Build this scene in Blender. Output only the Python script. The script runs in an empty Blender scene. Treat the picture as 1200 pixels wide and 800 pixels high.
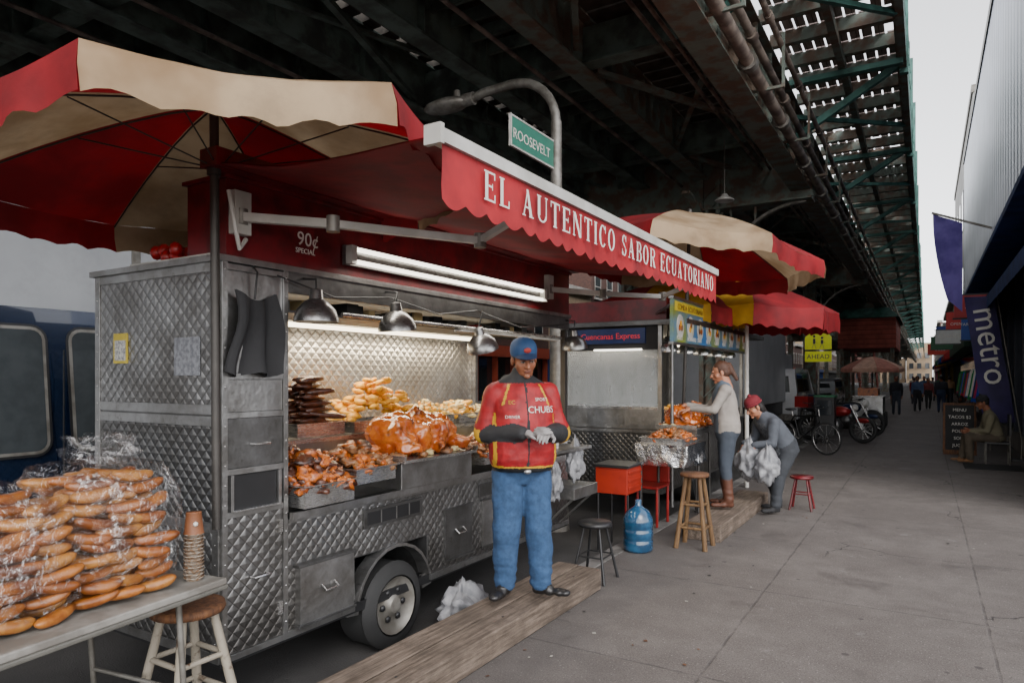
import bpy, math, random
from mathutils import Vector, Matrix, noise
from mathutils.bvhtree import BVHTree
random.seed(7)
sc=bpy.context.scene
V=Vector
rad=math.radians
def H(h):
    h=h.lstrip('#'); r=[int(h[i:i+2],16)/255 for i in (0,2,4)]
    return tuple(((c+.055)/1.055)**2.4 if c>.04045 else c/12.92 for c in r)
# ------------------------------------------------------------ node helpers
def N(nt,t,ins=None,**kw):
    n=nt.nodes.new(t)
    for k,v in kw.items(): setattr(n,k,v)
    for k,v in (ins or {}).items():
        s=n.inputs[k]
        if isinstance(v,bpy.types.NodeSocket): nt.links.new(v,s)
        else: s.default_value=v
    return n
def MT(nt,op,a,b=None,c=None,clamp=False):
    n=nt.nodes.new('ShaderNodeMath'); n.operation=op; n.use_clamp=clamp
    for i,v in enumerate((a,b,c)):
        if v is None: continue
        if isinstance(v,bpy.types.NodeSocket): nt.links.new(v,n.inputs[i])
        else: n.inputs[i].default_value=v
    return n.outputs[0]
def MIX(nt,f,a,b,mode='MIX'):
    n=nt.nodes.new('ShaderNodeMix'); n.data_type='RGBA'; n.blend_type=mode
    for s,v in ((n.inputs[0],f),(n.inputs[6],a),(n.inputs[7],b)):
        if isinstance(v,bpy.types.NodeSocket): nt.links.new(v,s)
        elif isinstance(v,(int,float)): s.default_value=v
        else: s.default_value=(*v[:3],1)
    return n.outputs[2]
def base(name):
    m=bpy.data.materials.new(name); m.use_nodes=True
    nt=m.node_tree; return m,nt,nt.nodes['Principled BSDF']
def ramp(nt,f,a,b):
    n=nt.nodes.new('ShaderNodeMapRange'); n.interpolation_type='SMOOTHSTEP'
    nt.links.new(f,n.inputs[0]); n.inputs[1].default_value=a; n.inputs[2].default_value=b
    return n.outputs[0]
def pos(nt): return nt.nodes.new('ShaderNodeNewGeometry').outputs['Position']
def noi(nt,v,s,d=4,r=.55):
    n=nt.nodes.new('ShaderNodeTexNoise'); nt.links.new(v,n.inputs['Vector'])
    n.inputs['Scale'].default_value=s; n.inputs['Detail'].default_value=d; n.inputs['Roughness'].default_value=r
    return n.outputs[0]
def bump(nt,b,h,st,dist=.01):
    n=nt.nodes.new('ShaderNodeBump'); n.inputs['Strength'].default_value=st; n.inputs['Distance'].default_value=dist
    nt.links.new(h,n.inputs['Height'])
    nt.links.new(n.outputs[0],b.inputs['Normal']); return n.outputs[0]
def mat(name,col,rough=.6,metal=0,col2=None,scale=8,var=.2,bmp=0,bs=60,coat=0,emis=0,ecol=None,trans=0,lo=.35,hi=.65,sss=0,grime=0):
    if isinstance(col,str): col=H(col)
    if isinstance(col2,str): col2=H(col2)
    m,nt,b=base(name)
    p=pos(nt)
    f=ramp(nt,noi(nt,p,scale),lo,hi)
    c2=col2 if col2 else tuple(max(0,c*(1-var)) for c in col)
    cc=MIX(nt,f,c2,col)
    if grime:
        gg=MT(nt,'MULTIPLY',ramp(nt,noi(nt,p,1.7,8,.75),.45,.7),grime); cc=MIX(nt,gg,cc,tuple(c*.35+.01 for c in col))
    nt.links.new(cc,b.inputs['Base Color'])
    b.inputs['Roughness'].default_value=rough; b.inputs['Metallic'].default_value=metal
    if coat: b.inputs['Coat Weight'].default_value=coat
    if bmp: bump(nt,b,noi(nt,p,bs),bmp,.01)
    if emis:
        b.inputs['Emission Color'].default_value=(*(ecol or col)[:3],1); b.inputs['Emission Strength'].default_value=emis
    if sss:
        b.inputs['Subsurface Weight'].default_value=sss; b.inputs['Subsurface Radius'].default_value=(.02,.008,.004)
    if trans:
        out=nt.nodes['Material Output']; t=N(nt,'ShaderNodeBsdfTranslucent'); nt.links.new(cc,t.inputs['Color'])
        mx=N(nt,'ShaderNodeMixShader',{0:trans}); nt.links.new(b.outputs[0],mx.inputs[1]); nt.links.new(t.outputs[0],mx.inputs[2]); nt.links.new(mx.outputs[0],out.inputs[0])
    return m
def clear_plastic(name,f0=.05,wr=.3,rough=.14,bs=14):
    m=bpy.data.materials.new(name); m.use_nodes=True; nt=m.node_tree; nt.nodes.remove(nt.nodes['Principled BSDF']); out=nt.nodes['Material Output']; p=pos(nt)
    n=noi(nt,p,bs,6,.65); gl=N(nt,'ShaderNodeBsdfGlossy',{'Roughness':rough}); gl.inputs['Color'].default_value=(.95,.95,.95,1)
    bp=N(nt,'ShaderNodeBump',{'Strength':.9,'Distance':.04,'Height':n}); nt.links.new(bp.outputs[0],gl.inputs['Normal'])
    t=N(nt,'ShaderNodeBsdfTransparent'); w=MT(nt,'ABSOLUTE',MT(nt,'SUBTRACT',noi(nt,p,bs*.7,5,.6),.5)); cr=ramp(nt,w,.035,.0)
    f=MT(nt,'MULTIPLY_ADD',cr,wr,f0)
    mx=N(nt,'ShaderNodeMixShader',{0:f}); nt.links.new(t.outputs[0],mx.inputs[1]); nt.links.new(gl.outputs[0],mx.inputs[2]); nt.links.new(mx.outputs[0],out.inputs[0])
    return m
def glass_pane(name,alpha=.8):
    m,nt,b=base(name); out=nt.nodes['Material Output']
    b.inputs['Base Color'].default_value=(.8,.85,.85,1); b.inputs['Roughness'].default_value=.03
    t=N(nt,'ShaderNodeBsdfTransparent'); mx=N(nt,'ShaderNodeMixShader',{0:1-alpha}); nt.links.new(t.outputs[0],mx.inputs[1]); nt.links.new(b.outputs[0],mx.inputs[2]); nt.links.new(mx.outputs[0],out.inputs[0])
    return m
def quilted(name,d=.075,tone=.5):
    m,nt,b=base(name); p=pos(nt); s=N(nt,'ShaderNodeSeparateXYZ',{0:p})
    h=MT(nt,'ADD',s.outputs[0],s.outputs[1])
    u=MT(nt,'DIVIDE',MT(nt,'ADD',h,s.outputs[2]),d); v=MT(nt,'DIVIDE',MT(nt,'SUBTRACT',h,s.outputs[2]),d)
    pu=MT(nt,'PINGPONG',u,.5); pv=MT(nt,'PINGPONG',v,.5)
    hh=MT(nt,'MINIMUM',pu,pv)
    hr=MT(nt,'POWER',MT(nt,'MULTIPLY',hh,2.0),.6)
    g=ramp(nt,hh,.0,.06)
    st=ramp(nt,noi(nt,p,2.2,6,.7),.3,.7)
    c=MIX(nt,st,(tone*.42,tone*.40,tone*.38),(tone,tone,tone*1.0))
    c=MIX(nt,g,(tone*.4,tone*.38,tone*.35),c)
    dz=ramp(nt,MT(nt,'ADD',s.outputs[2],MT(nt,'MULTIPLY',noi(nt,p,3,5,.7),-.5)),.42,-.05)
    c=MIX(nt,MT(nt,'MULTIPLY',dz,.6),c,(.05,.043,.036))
    nt.links.new(c,b.inputs['Base Color'])
    b.inputs['Metallic'].default_value=.88
    nt.links.new(MT(nt,'MULTIPLY_ADD',st,-.16,.42),b.inputs['Roughness'])
    hh2=MT(nt,'ADD',hr,MT(nt,'MULTIPLY',noi(nt,p,5,3),1.2))
    bump(nt,b,hh2,.5,.01)
    return m
def steel(name,tone=.55,rough=.32):
    m,nt,b=base(name); p=pos(nt)
    mp=N(nt,'ShaderNodeMapping',{0:p}); mp.inputs['Scale'].default_value=(3,3,40)
    st=noi(nt,mp.outputs[0],4,4,.6); lg=ramp(nt,noi(nt,p,3,6,.7),.3,.7)
    c=MIX(nt,lg,(tone*.55,tone*.53,tone*.5),(tone,tone,tone))
    sm=ramp(nt,noi(nt,p,14,6,.75),.56,.7); c=MIX(nt,MT(nt,'MULTIPLY',sm,.45),c,(tone*.3,tone*.27,tone*.23))
    nt.links.new(c,b.inputs['Base Color'])
    b.inputs['Metallic'].default_value=.92
    nt.links.new(MT(nt,'MULTIPLY_ADD',st,.25,rough-.1),b.inputs['Roughness'])
    bump(nt,b,noi(nt,p,6,3),.35,.02)
    return m
def sidewalk_mat():
    m,nt,b=base('sidewalk_concrete'); p=pos(nt); s=N(nt,'ShaderNodeSeparateXYZ',{0:p})
    big=ramp(nt,noi(nt,p,.6,7,.7),.3,.7); mid=ramp(nt,noi(nt,p,4,7,.72),.38,.62); fine=noi(nt,p,90,3,.7)
    c=MIX(nt,big,(.080,.067,.061),(.150,.132,.121)); c=MIX(nt,MT(nt,'MULTIPLY',mid,.55),c,(.072,.060,.055))
    sp=ramp(nt,fine,.35,.7); c=MIX(nt,MT(nt,'MULTIPLY',sp,.5),c,(.20,.178,.165))
    dk=ramp(nt,noi(nt,p,120,2,.6),.57,.67); c=MIX(nt,MT(nt,'MULTIPLY',dk,.75),c,(.027,.023,.022))
    lt=ramp(nt,noi(nt,p,70,2,.6),.65,.71); c=MIX(nt,MT(nt,'MULTIPLY',lt,.75),c,(.35,.325,.305))
    vo=N(nt,'ShaderNodeTexVoronoi',{'Vector':p,'Scale':3.3}); gum=ramp(nt,vo.outputs['Distance'],.085,.06)
    c=MIX(nt,MT(nt,'MULTIPLY',gum,.7),c,(.035,.03,.03))
    wp=ramp(nt,noi(nt,p,1.9,8,.78),.60,.72); c=MIX(nt,MT(nt,'MULTIPLY',wp,.5),c,(.36,.34,.33))
    ds=ramp(nt,noi(nt,p,1.1,7,.75),.55,.66); c=MIX(nt,MT(nt,'MULTIPLY',ds,.4),c,(.045,.038,.035))
    def line(sock,per,off,w):
        f=MT(nt,'FRACT',MT(nt,'DIVIDE',MT(nt,'ADD',sock,off),per)); d=MT(nt,'ABSOLUTE',MT(nt,'SUBTRACT',f,.5))
        return ramp(nt,d,w/per,w/per*.3)
    wob=MT(nt,'MULTIPLY',noi(nt,p,6,3),.02)
    ly=line(MT(nt,'ADD',s.outputs[1],wob),1.75,.6,.012); lx=line(MT(nt,'ADD',s.outputs[0],wob),1.42,.35,.012)
    j=MT(nt,'MAXIMUM',lx,ly); 
    cr=N(nt,'ShaderNodeTexVoronoi',{'Scale':.55},feature='DISTANCE_TO_EDGE')
    wv=N(nt,'ShaderNodeVectorMath',{0:p},operation='ADD'); nn=N(nt,'ShaderNodeTexNoise',{'Vector':p,'Scale':3.,'Detail':5}); sc_=N(nt,'ShaderNodeVectorMath',{0:nn.outputs['Color']},operation='SCALE'); sc_.inputs['Scale'].default_value=.5
    nt.links.new(sc_.outputs[0],wv.inputs[1]); nt.links.new(wv.outputs[0],cr.inputs['Vector'])
    ck=MT(nt,'MULTIPLY',ramp(nt,cr.outputs[0],.007,.002),ramp(nt,noi(nt,p,.5,2),.5,.6))
    jn=MT(nt,'MULTIPLY',j,ramp(nt,noi(nt,p,4,5,.7),.3,.6))
    j2=MT(nt,'MAXIMUM',MT(nt,'MULTIPLY',jn,.5),MT(nt,'MULTIPLY',ck,.8))
    c=MIX(nt,j2,c,(.02,.018,.018))
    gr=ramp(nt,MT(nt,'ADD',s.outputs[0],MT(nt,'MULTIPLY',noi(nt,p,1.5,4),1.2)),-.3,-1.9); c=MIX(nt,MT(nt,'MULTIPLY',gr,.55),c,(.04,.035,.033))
    nt.links.new(c,b.inputs['Base Color'])
    nt.links.new(MT(nt,'MULTIPLY_ADD',ds,-.25,.85),b.inputs['Roughness'])
    hgt=MT(nt,'SUBTRACT',MT(nt,'MULTIPLY',fine,.25),j2); bump(nt,b,hgt,.7,.006)
    return m
def wood(name,c1,c2,ax=1,rough=.75,sc_=1.):
    m,nt,b=base(name); p=pos(nt); mp=N(nt,'ShaderNodeMapping',{0:p}); s=[14*sc_]*3; s[ax]=.9*sc_; mp.inputs['Scale'].default_value=s
    g=noi(nt,mp.outputs[0],3,7,.7); g2=ramp(nt,g,.3,.7)
    blot=ramp(nt,noi(nt,p,3,6,.7),.35,.65)
    c=MIX(nt,g2,H(c2),H(c1)); c=MIX(nt,MT(nt,'MULTIPLY',blot,.5),c,tuple(x*.4 for x in H(c2)))
    nt.links.new(c,b.inputs['Base Color']); b.inputs['Roughness'].default_value=rough
    bump(nt,b,g,.6,.01); return m
def brick(name,c1,c2,mortar,scale=1):
    m,nt,b=base(name); p=pos(nt); s=N(nt,'ShaderNodeSeparateXYZ',{0:p}); 
    cb=N(nt,'ShaderNodeCombineXYZ',{0:MT(nt,'ADD',s.outputs[0],s.outputs[1]),1:s.outputs[2]})
    t=N(nt,'ShaderNodeTexBrick',{'Vector':cb.outputs[0],'Color1':(*H(c1),1),'Color2':(*H(c2),1),'Mortar':(*H(mortar),1),'Scale':4*scale})
    nt.links.new(t.outputs[0],b.inputs['Base Color']); b.inputs['Roughness'].default_value=.85; return m
def corrugated(name,c1,c2,per,axis=2,metal=.6,rough=.4):
    m,nt,b=base(name); p=pos(nt); s=N(nt,'ShaderNodeSeparateXYZ',{0:p})
    pp=MT(nt,'PINGPONG',MT(nt,'DIVIDE',s.outputs[axis],per),.5)
    st=ramp(nt,noi(nt,p,1.2,6,.7),.3,.7)
    c=MIX(nt,st,H(c2),H(c1)); c=MIX(nt,ramp(nt,pp,.1,.0),c,tuple(x*.4 for x in H(c2)))
    nt.links.new(c,b.inputs['Base Color']); b.inputs['Metallic'].default_value=metal; b.inputs['Roughness'].default_value=rough
    bump(nt,b,pp,.8,.02); return m
def food(name,c1,c2,c3=None,rough=.38,scale=30,bmp=.6,bs=90,coat=.3):
    m,nt,b=base(name); p=pos(nt)
    f=ramp(nt,noi(nt,p,scale,5,.65),.35,.65); c=MIX(nt,f,H(c1),H(c2))
    if c3: c=MIX(nt,ramp(nt,noi(nt,p,scale*.5,4,.6),.52,.66),c,H(c3))
    nt.links.new(c,b.inputs['Base Color']); b.inputs['Roughness'].default_value=rough; b.inputs['Coat Weight'].default_value=coat
    b.inputs['Coat Roughness'].default_value=.2
    bump(nt,b,noi(nt,p,bs,4,.6),bmp,.006); return m
# ------------------------------------------------------------ mesh builder
_ico={}
def ico(sub=2):
    if sub in _ico: return _ico[sub]
    import bmesh
    bm=bmesh.new(); bmesh.ops.create_icosphere(bm,subdivisions=sub,radius=1)
    vs=[v.co.copy() for v in bm.verts]; fs=[tuple(v.index for v in f.verts) for f in bm.faces]; bm.free()
    _ico[sub]=(vs,fs); return _ico[sub]
def frame(d):
    d=d.normalized(); a=V((0,0,1)) if abs(d.z)<.95 else V((1,0,0))
    s=d.cross(a).normalized(); u=s.cross(d).normalized(); return s,u
class MB:
    def __init__(s,name): s.name=name; s.v=[]; s.f=[]; s.mi=[]; s.sm=[]; s.mats=[]
    def idx(s,m):
        if m not in s.mats: s.mats.append(m)
        return s.mats.index(m)
    def add(s,vs,fs,m,smooth=False,M=None):
        o=len(s.v)
        s.v.extend([(M@V(v)) if M else V(v) for v in vs])
        if isinstance(m,list): idx=[s.idx(a) for a in m]
        else: idx=[s.idx(m)]*len(fs)
        for f,i in zip(fs,idx): s.f.append(tuple(o+k for k in f)); s.mi.append(i); s.sm.append(smooth)
        return s
    def box(s,lo,hi,m,M=None):
        (a,b,c),(d,e,f)=lo,hi
        if a>d:a,d=d,a
        if b>e:b,e=e,b
        if c>f:c,f=f,c
        v=[(a,b,c),(d,b,c),(d,e,c),(a,e,c),(a,b,f),(d,b,f),(d,e,f),(a,e,f)]
        return s.add(v,[(3,2,1,0),(4,5,6,7),(0,1,5,4),(1,2,6,5),(2,3,7,6),(3,0,4,7)],m,False,M)
    def bar(s,p0,p1,w,h,m):
        p0=V(p0);p1=V(p1);a,u=frame(p1-p0); a=a*w/2;u=u*h/2
        v=[p0-a-u,p0+a-u,p0+a+u,p0-a+u,p1-a-u,p1+a-u,p1+a+u,p1-a+u]
        return s.add(v,[(0,1,2,3),(7,6,5,4),(4,5,1,0),(5,6,2,1),(6,7,3,2),(7,4,0,3)],m)
    def tube(s,pts,r,m,n=8,closed=False,caps=True):
        pts=[V(p) for p in pts]; k=len(pts); rs=r if isinstance(r,(list,tuple)) else [r]*k
        vs=[];prev=None
        for i,p in enumerate(pts):
            if closed: d=pts[(i+1)%k]-pts[i-1]
            else: d=pts[min(i+1,k-1)]-pts[max(i-1,0)]
            if d.length<1e-9: d=V((0,0,1))
            a,u=frame(d)
            if prev is not None:
                a=(prev-d.normalized()*prev.dot(d.normalized()))
                if a.length<1e-6: a,u=frame(d)
                a.normalize()
            u=d.normalized().cross(a)
            prev=a
            for j in range(n):
                t=2*math.pi*j/n; vs.append(p+(a*math.cos(t)+u*math.sin(t))*rs[i])
        fs=[]
        for i in range(k if closed else k-1):
            i2=(i+1)%k
            for j in range(n): j2=(j+1)%n; fs.append((i*n+j,i*n+j2,i2*n+j2,i2*n+j))
        s.add(vs,fs,m,True)
        if caps and not closed:
            s.add(vs[:n],[tuple(range(n-1,-1,-1))],m); s.add(vs[-n:],[tuple(range(n))],m)
        return s
    def cyl(s,p0,p1,r0,r1,m,n=16): return s.tube([p0,p1],[r0,r1],m,n)
    def lathe(s,prof,c,m,n=20,M=None,smooth=True):
        vs=[];fs=[];k=len(prof)
        for r,z in prof:
            for j in range(n): t=2*math.pi*j/n; vs.append(V((c[0]+r*math.cos(t),c[1]+r*math.sin(t),c[2]+z)))
        for i in range(k-1):
            for j in range(n): j2=(j+1)%n; fs.append((i*n+j,i*n+j2,(i+1)*n+j2,(i+1)*n+j))
        return s.add(vs,fs,m,smooth,M)
    def ell(s,c,r,m,M=None,sub=2,nz=0,ns=3,seed=0):
        vs,fs=ico(sub); c=V(c); out=[]
        for v in vs:
            k=1+(noise.noise(v*ns+V((seed*7.1,seed*3.3,seed)))*nz if nz else 0)
            w=V((v.x*r[0]*k,v.y*r[1]*k,v.z*r[2]*k))
            if M: w=M@w
            out.append(c+w)
        return s.add(out,fs,m,True)
    def grid(s,P,m,smooth=True):
        a=len(P);b=len(P[0]);vs=[p for row in P for p in row]
        fs=[(i*b+j,i*b+j+1,(i+1)*b+j+1,(i+1)*b+j) for i in range(a-1) for j in range(b-1)]
        return s.add(vs,fs,m,smooth)
    def text(s,txt,size,M,m,ext=.002,align='LEFT'):
        cu=bpy.data.curves.new('t','FONT'); cu.body=txt; cu.size=size; cu.extrude=ext; cu.align_x=align; cu.resolution_u=3
        ob=bpy.data.objects.new('t',cu); sc.collection.objects.link(ob)
        dg=bpy.context.evaluated_depsgraph_get(); me=bpy.data.meshes.new_from_object(ob.evaluated_get(dg))
        s.add([v.co.copy() for v in me.vertices],[tuple(p.vertices) for p in me.polygons],m,False,M)
        bpy.data.objects.remove(ob); bpy.data.curves.remove(cu); bpy.data.meshes.remove(me); return s
    def finish(s,bevel=0,parent=None):
        me=bpy.data.meshes.new(s.name)
        xs=[v.x for v in s.v];ys=[v.y for v in s.v];zs=[v.z for v in s.v]
        c=V(((min(xs)+max(xs))/2,(min(ys)+max(ys))/2,min(zs)))
        me.from_pydata([v-c for v in s.v],[],s.f)
        for m in s.mats: me.materials.append(m)
        me.polygons.foreach_set('material_index',s.mi); me.polygons.foreach_set('use_smooth',s.sm)
        me.update()
        ob=bpy.data.objects.new(s.name,me); sc.collection.objects.link(ob); ob.location=c
        if bevel:
            b=ob.modifiers.new('bevel','BEVEL'); b.width=bevel; b.segments=2; b.limit_method='ANGLE'; b.angle_limit=rad(50)
        if parent:
            ob.parent=parent; ob.matrix_parent_inverse=Matrix.Translation(parent.location).inverted()
        return ob
def remesh(vs,fs,vox,it=3):
    me=bpy.data.meshes.new('r'); me.from_pydata([tuple(v) for v in vs],[],fs); ob=bpy.data.objects.new('r',me); sc.collection.objects.link(ob)
    r=ob.modifiers.new('r','REMESH'); r.mode='VOXEL'; r.voxel_size=vox
    if it:
        q=ob.modifiers.new('s','SMOOTH'); q.factor=.5; q.iterations=it
    dg=bpy.context.evaluated_depsgraph_get(); m2=bpy.data.meshes.new_from_object(ob.evaluated_get(dg))
    ov=[v.co.copy() for v in m2.vertices]; of=[tuple(p.vertices) for p in m2.polygons]
    bpy.data.objects.remove(ob); bpy.data.meshes.remove(me); bpy.data.meshes.remove(m2); return ov,of
def facing_x(y,z,x):
    return Matrix(((0,0,1,x),(1,0,0,y),(0,1,0,z),(0,0,0,1)))
def facing_ny(x,z,y):
    return Matrix(((1,0,0,x),(0,0,-1,y),(0,1,0,z),(0,0,0,1)))
# ------------------------------------------------------------ materials
MQ=quilted('quilted_stainless',tone=.34); MQ2=quilted('quilted_stainless_dark',tone=.21); MQb=quilted('quilted_stainless_clean',.09,.66)
MS=steel('stainless_steel',.38); MSd=steel('worn_steel',.18,.4); MSb=steel('bright_steel',.62,.25); MSl=steel('lamp_steel',.28,.28)
Mblack=mat('black_paint',(.012,.012,.013),.45); Mrub=mat('rubber',(.018,.018,.018),.8)
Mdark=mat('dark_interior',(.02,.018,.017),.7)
Mred=mat('red_awning_fabric',H('#94101a'),.75,col2=H('#700a11'),scale=3,bmp=.2,bs=25,trans=.22,grime=.4)
Mredv=mat('red_valance_fabric',H('#9c1820'),.75,col2=H('#7c1017'),scale=4,bmp=.25,bs=10,grime=.35)
Mredp=mat('red_paint',H('#6a0e17'),.4,col2=H('#48090e'),grime=.5)
Mwhite=mat('white_paint',H('#bcbab5'),.45,col2=H('#a5a39c'),scale=4,grime=.25)
Mtruck=mat('white_truck_panel',H('#a8aaad'),.45,col2=H('#9a9c9f'),scale=.8,grime=.2)
Mcream=mat('cream_umbrella_fabric',H('#aa9375'),.8,col2=H('#866c4e'),scale=2.2,bmp=.2,bs=20,trans=.28,grime=.4)
Mumred=mat('red_umbrella_fabric',H('#92121c'),.75,col2=H('#700c14'),scale=2.2,bmp=.2,bs=20,trans=.28,grime=.4)
Mumyel=mat('yellow_umbrella_fabric',H('#b98c18'),.8,trans=.35,grime=.3)
Mlet=mat('white_lettering',H('#cfcbc3'),.6,var=.1)
Mpole=mat('dark_metal_pole',(.06,.055,.05),.5,.5)
Mgrey=mat('grey_galvanised',H('#85827c'),.5,.5,col2=H('#67635c'))
Mtube=mat('fluorescent_tube',(1,.95,.85),.4,emis=4,ecol=(1,.93,.8))
Mtube2=mat('interior_tube',(1,.9,.75),.4,emis=6,ecol=(1,.86,.62))
Mbulb=mat('heat_bulb',(1,.8,.5),.3,emis=2.5,ecol=(1,.75,.42))
MP=wood('weathered_plank','#7f7064','#4a3e33',1)
MW=wood('stool_wood','#7c5230','#46291a',2); MWp=mat('chipped_white_paint',H('#8c8476'),.7,col2=H('#4b3625'),scale=18,lo=.3,hi=.45)
Mpl=clear_plastic('clear_bag_plastic'); Mpl2=clear_plastic('thin_clear_plastic',.04,.25)
Mbag=mat('white_plastic_bag',H('#aeaeb1'),.35,col2=H('#85868a'),scale=10,bmp=.9,bs=22,trans=.35)
Mfoil=mat('aluminium_foil',(.55,.55,.56),.22,1,bmp=1,bs=28,var=.1)
Mglass=glass_pane('window_glass',.8)
Mcarglass=mat('tinted_glass',(.045,.052,.056),.04,coat=1)
Mskin=mat('skin',H('#935e42'),.5,col2=H('#7b4931'),scale=14,bmp=.1,sss=.1)
Mskin2=mat('light_skin',H('#a67257'),.5,col2=H('#925e45'),scale=14,sss=.1)
Mhair=mat('dark_hair',(.012,.009,.008),.5,bmp=.8,bs=120); Mhairb=mat('brown_hair',H('#4a2c1b'),.5,bmp=.8,bs=120)
Mlip=mat('lips',H('#6c3a2b'),.5); Meye=mat('eye_white',H('#9a928a'),.3,var=.02); Miris=mat('iris',(.015,.01,.008),.2)
Mjean=mat('blue_denim',H('#2f4c70'),.9,col2=H('#233c5a'),scale=26,bmp=.5,bs=18,lo=.25,hi=.75,grime=.3)
Mjacket=mat('red_jacket',H('#990f18'),.6,col2=H('#7c0a12'),scale=12,bmp=.6,bs=12)
Mblackc=mat('black_cloth',(.018,.018,.02),.8,bmp=.4,bs=20)
Myel=mat('yellow_trim',H('#c0931a'),.6); Mglove=mat('grey_glove',H('#8b8786'),.6,bmp=.3,bs=40)
# ============================================================ GROUND
Masph=mat('asphalt',(.05,.049,.048),.85,col2=(.032,.031,.031),scale=1.3,bmp=.5,bs=120)
g=MB('ground'); g.add([(-300,-150,-.17),(300,-150,-.17),(300,900,-.17),(-300,900,-.17)],[(0,1,2,3)],Masph); g.finish()
g=MB('road'); g.add([(-15.5,-40,-.15),(-2.7,-40,-.15),(-2.7,400,-.15),(-15.5,400,-.15)],[(0,1,2,3)],mat('road_asphalt',(.06,.057,.055),.8,col2=(.038,.036,.035),scale=.9,bmp=.5,bs=110))
Mline=mat('road_paint',(.5,.42,.1),.7,col2=(.2,.17,.06),scale=12)
for x in (-9.05,-9.3): g.add([(x-.05,-40,-.146),(x+.05,-40,-.146),(x+.05,400,-.146),(x-.05,400,-.146)],[(0,1,2,3)],Mline)
g.finish()
Msw=sidewalk_mat()
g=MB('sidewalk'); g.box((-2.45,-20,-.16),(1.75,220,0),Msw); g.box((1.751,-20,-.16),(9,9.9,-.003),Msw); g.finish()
g=MB('kerb'); Mk=mat('kerb_stone',(.2,.19,.18),.8,col2=(.08,.075,.07),scale=3,bmp=.4,bs=50)
y=-20
while y<120: g.box((-2.62,y,-.16),(-2.455,y+1.98,.004),Mk); y+=2
g.finish(.012)
g=MB('opposite_sidewalk'); g.box((-19,-20,-.16),(-15.5,220,.0),Mk); g.finish()
g=MB('doormat'); g.box((.6,14.8,.004),(1.5,15.7,.014),Mrub); g.finish()
random.seed(19)
g=MB('litter'); Mpap=mat('paper_scrap',H('#99958c'),.8)
for k in range(90):
    x=random.uniform(-2.1,1.2) if k%3==0 else random.uniform(-2.1,-1.1); y=random.uniform(2.6,16); r=random.uniform(.004,.02); a=random.random()*6
    g.add([(x+r*math.cos(a+q*1.57)*(1 if q%2 else .6),y+r*math.sin(a+q*1.57),.004+.004*random.random()) for q in range(4)],[(0,1,2,3)],random.choice([Mpap,Mpap,Mdark,MW]))
g.finish()
# ============================================================ ELEVATED RAILWAY
Mel=mat('green_black_ironwork',(.15,.20,.17),.6,col2=(.06,.065,.055),scale=2.5,bmp=.4,bs=30,grime=.5)
Mel2=mat('rusty_ironwork',(.16,.195,.165),.7,col2=(.15,.10,.07),scale=3.5,bmp=.4,bs=30,lo=.4,hi=.6,grime=.45)
Mteal=mat('teal_steel',H('#4f8278'),.6,col2=H('#375c54'),scale=3,grime=.3)
Mtie=mat('timber_ties',(.1,.085,.07),.85,col2=(.05,.043,.036),scale=4)
Mcorr=corrugated('corrugated_platform_sheet','#a39794','#82756f',.12,0,.3,.6)
Mpipe=mat('painted_pipe',H('#8a7d72'),.55,col2=H('#524640'),scale=3)
e=MB('elevated_railway')
Y0,Y1=-12,230
def girder(x,z0,z1,y0,y1,fw=.36,st=1.5,m=Mel,stn=90):
    e.box((x-.02,y0,z0),(x+.02,y1,z1),m)
    e.box((x-fw/2,y0,z0-.035),(x+fw/2,y1,z0),m); e.box((x-fw/2,y0,z1),(x+fw/2,y1,z1+.035),m)
    y=y0+.4
    while y<min(y1,stn):
        for sx in (-1,1): e.box((x+sx*.021,y,z0+.001),(x+sx*(fw/2-.03),y+.025,z1-.001),m); e.box((x+sx*.021,y+.026,z0+.001),(x+sx*.05,y+.12,z1-.001),m)
        y+=st
girder(-2.45,5.95,7.25,Y0,Y1,.42,1.2,Mel2)
girder(-4.7,6.5,7.3,Y0,Y1,.34,1.6,Mel2); girder(-6.2,6.5,7.3,Y0,Y1,.34,1.6)
for x in (-7.9,-9.4,-11.2,-13): girder(x,6.5,7.3,Y0,Y1,.34,1.8,Mel,50)
for k in range(150):
    y=4+k*.24
    for z in (6.03,7.17): e.box((-2.43,y,z),(-2.405,y+.045,z+.045),Mel2)
y=-10.1
while y<150:
    e.box((-13,y,6.62),(-2.48,y+.03,7.22),Mel); e.box((-13,y-.13,6.585),(-2.6,y+.16,6.62),Mel)
    if y<60:
        e.bar((-4.6,y+.3,6.62),(-2.55,y+4.6,6.62),.12,.08,Mel2); e.bar((-2.6,y+.3,6.70),(-4.6,y+4.6,6.70),.09,.06,Mel2); e.bar((-6.3,y+.3,6.6),(-7.8,y+4.6,6.6),.1,.08,Mel)
        e.bar((-7.8,y+.3,6.69),(-6.3,y+4.6,6.69),.08,.06,Mel)
        for k in range(9): e.box((-6.1,y+.4+k*.5,6.9),(-4.8,y+.46+k*.5,7.1),Mel)
    y+=5
def ties(x0,x1,z,y0,y1,sp,w):
    y=y0
    while y<y1: e.box((x0,y,z),(x1,y+w,z+.18),Mtie); y+=sp
ties(-5.3,-2.75,7.345,-2,40,.42,.36); e.box((-5.3,40,7.345),(-2.75,Y1,7.52),Mtie)
e.box((-7.55,Y0,7.345),(-5.31,Y1,7.5),Mtie)
ties(-8.25,-7.58,7.345,-2,45,.46,.27)
e.box((-14,Y0,7.345),(-8.27,Y1,7.5),Mtie)
for x in (-3.2,-4.6,-9.,-10.4): e.box((x-.04,Y0,7.53),(x+.04,Y1,7.68),Mel)
e.box((-5.3,-2,7.7),(-4.9,70,9.2),Mel)
e.box((-14.2,Y0,7.5),(-14.05,Y1,10.5),Mel)
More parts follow.
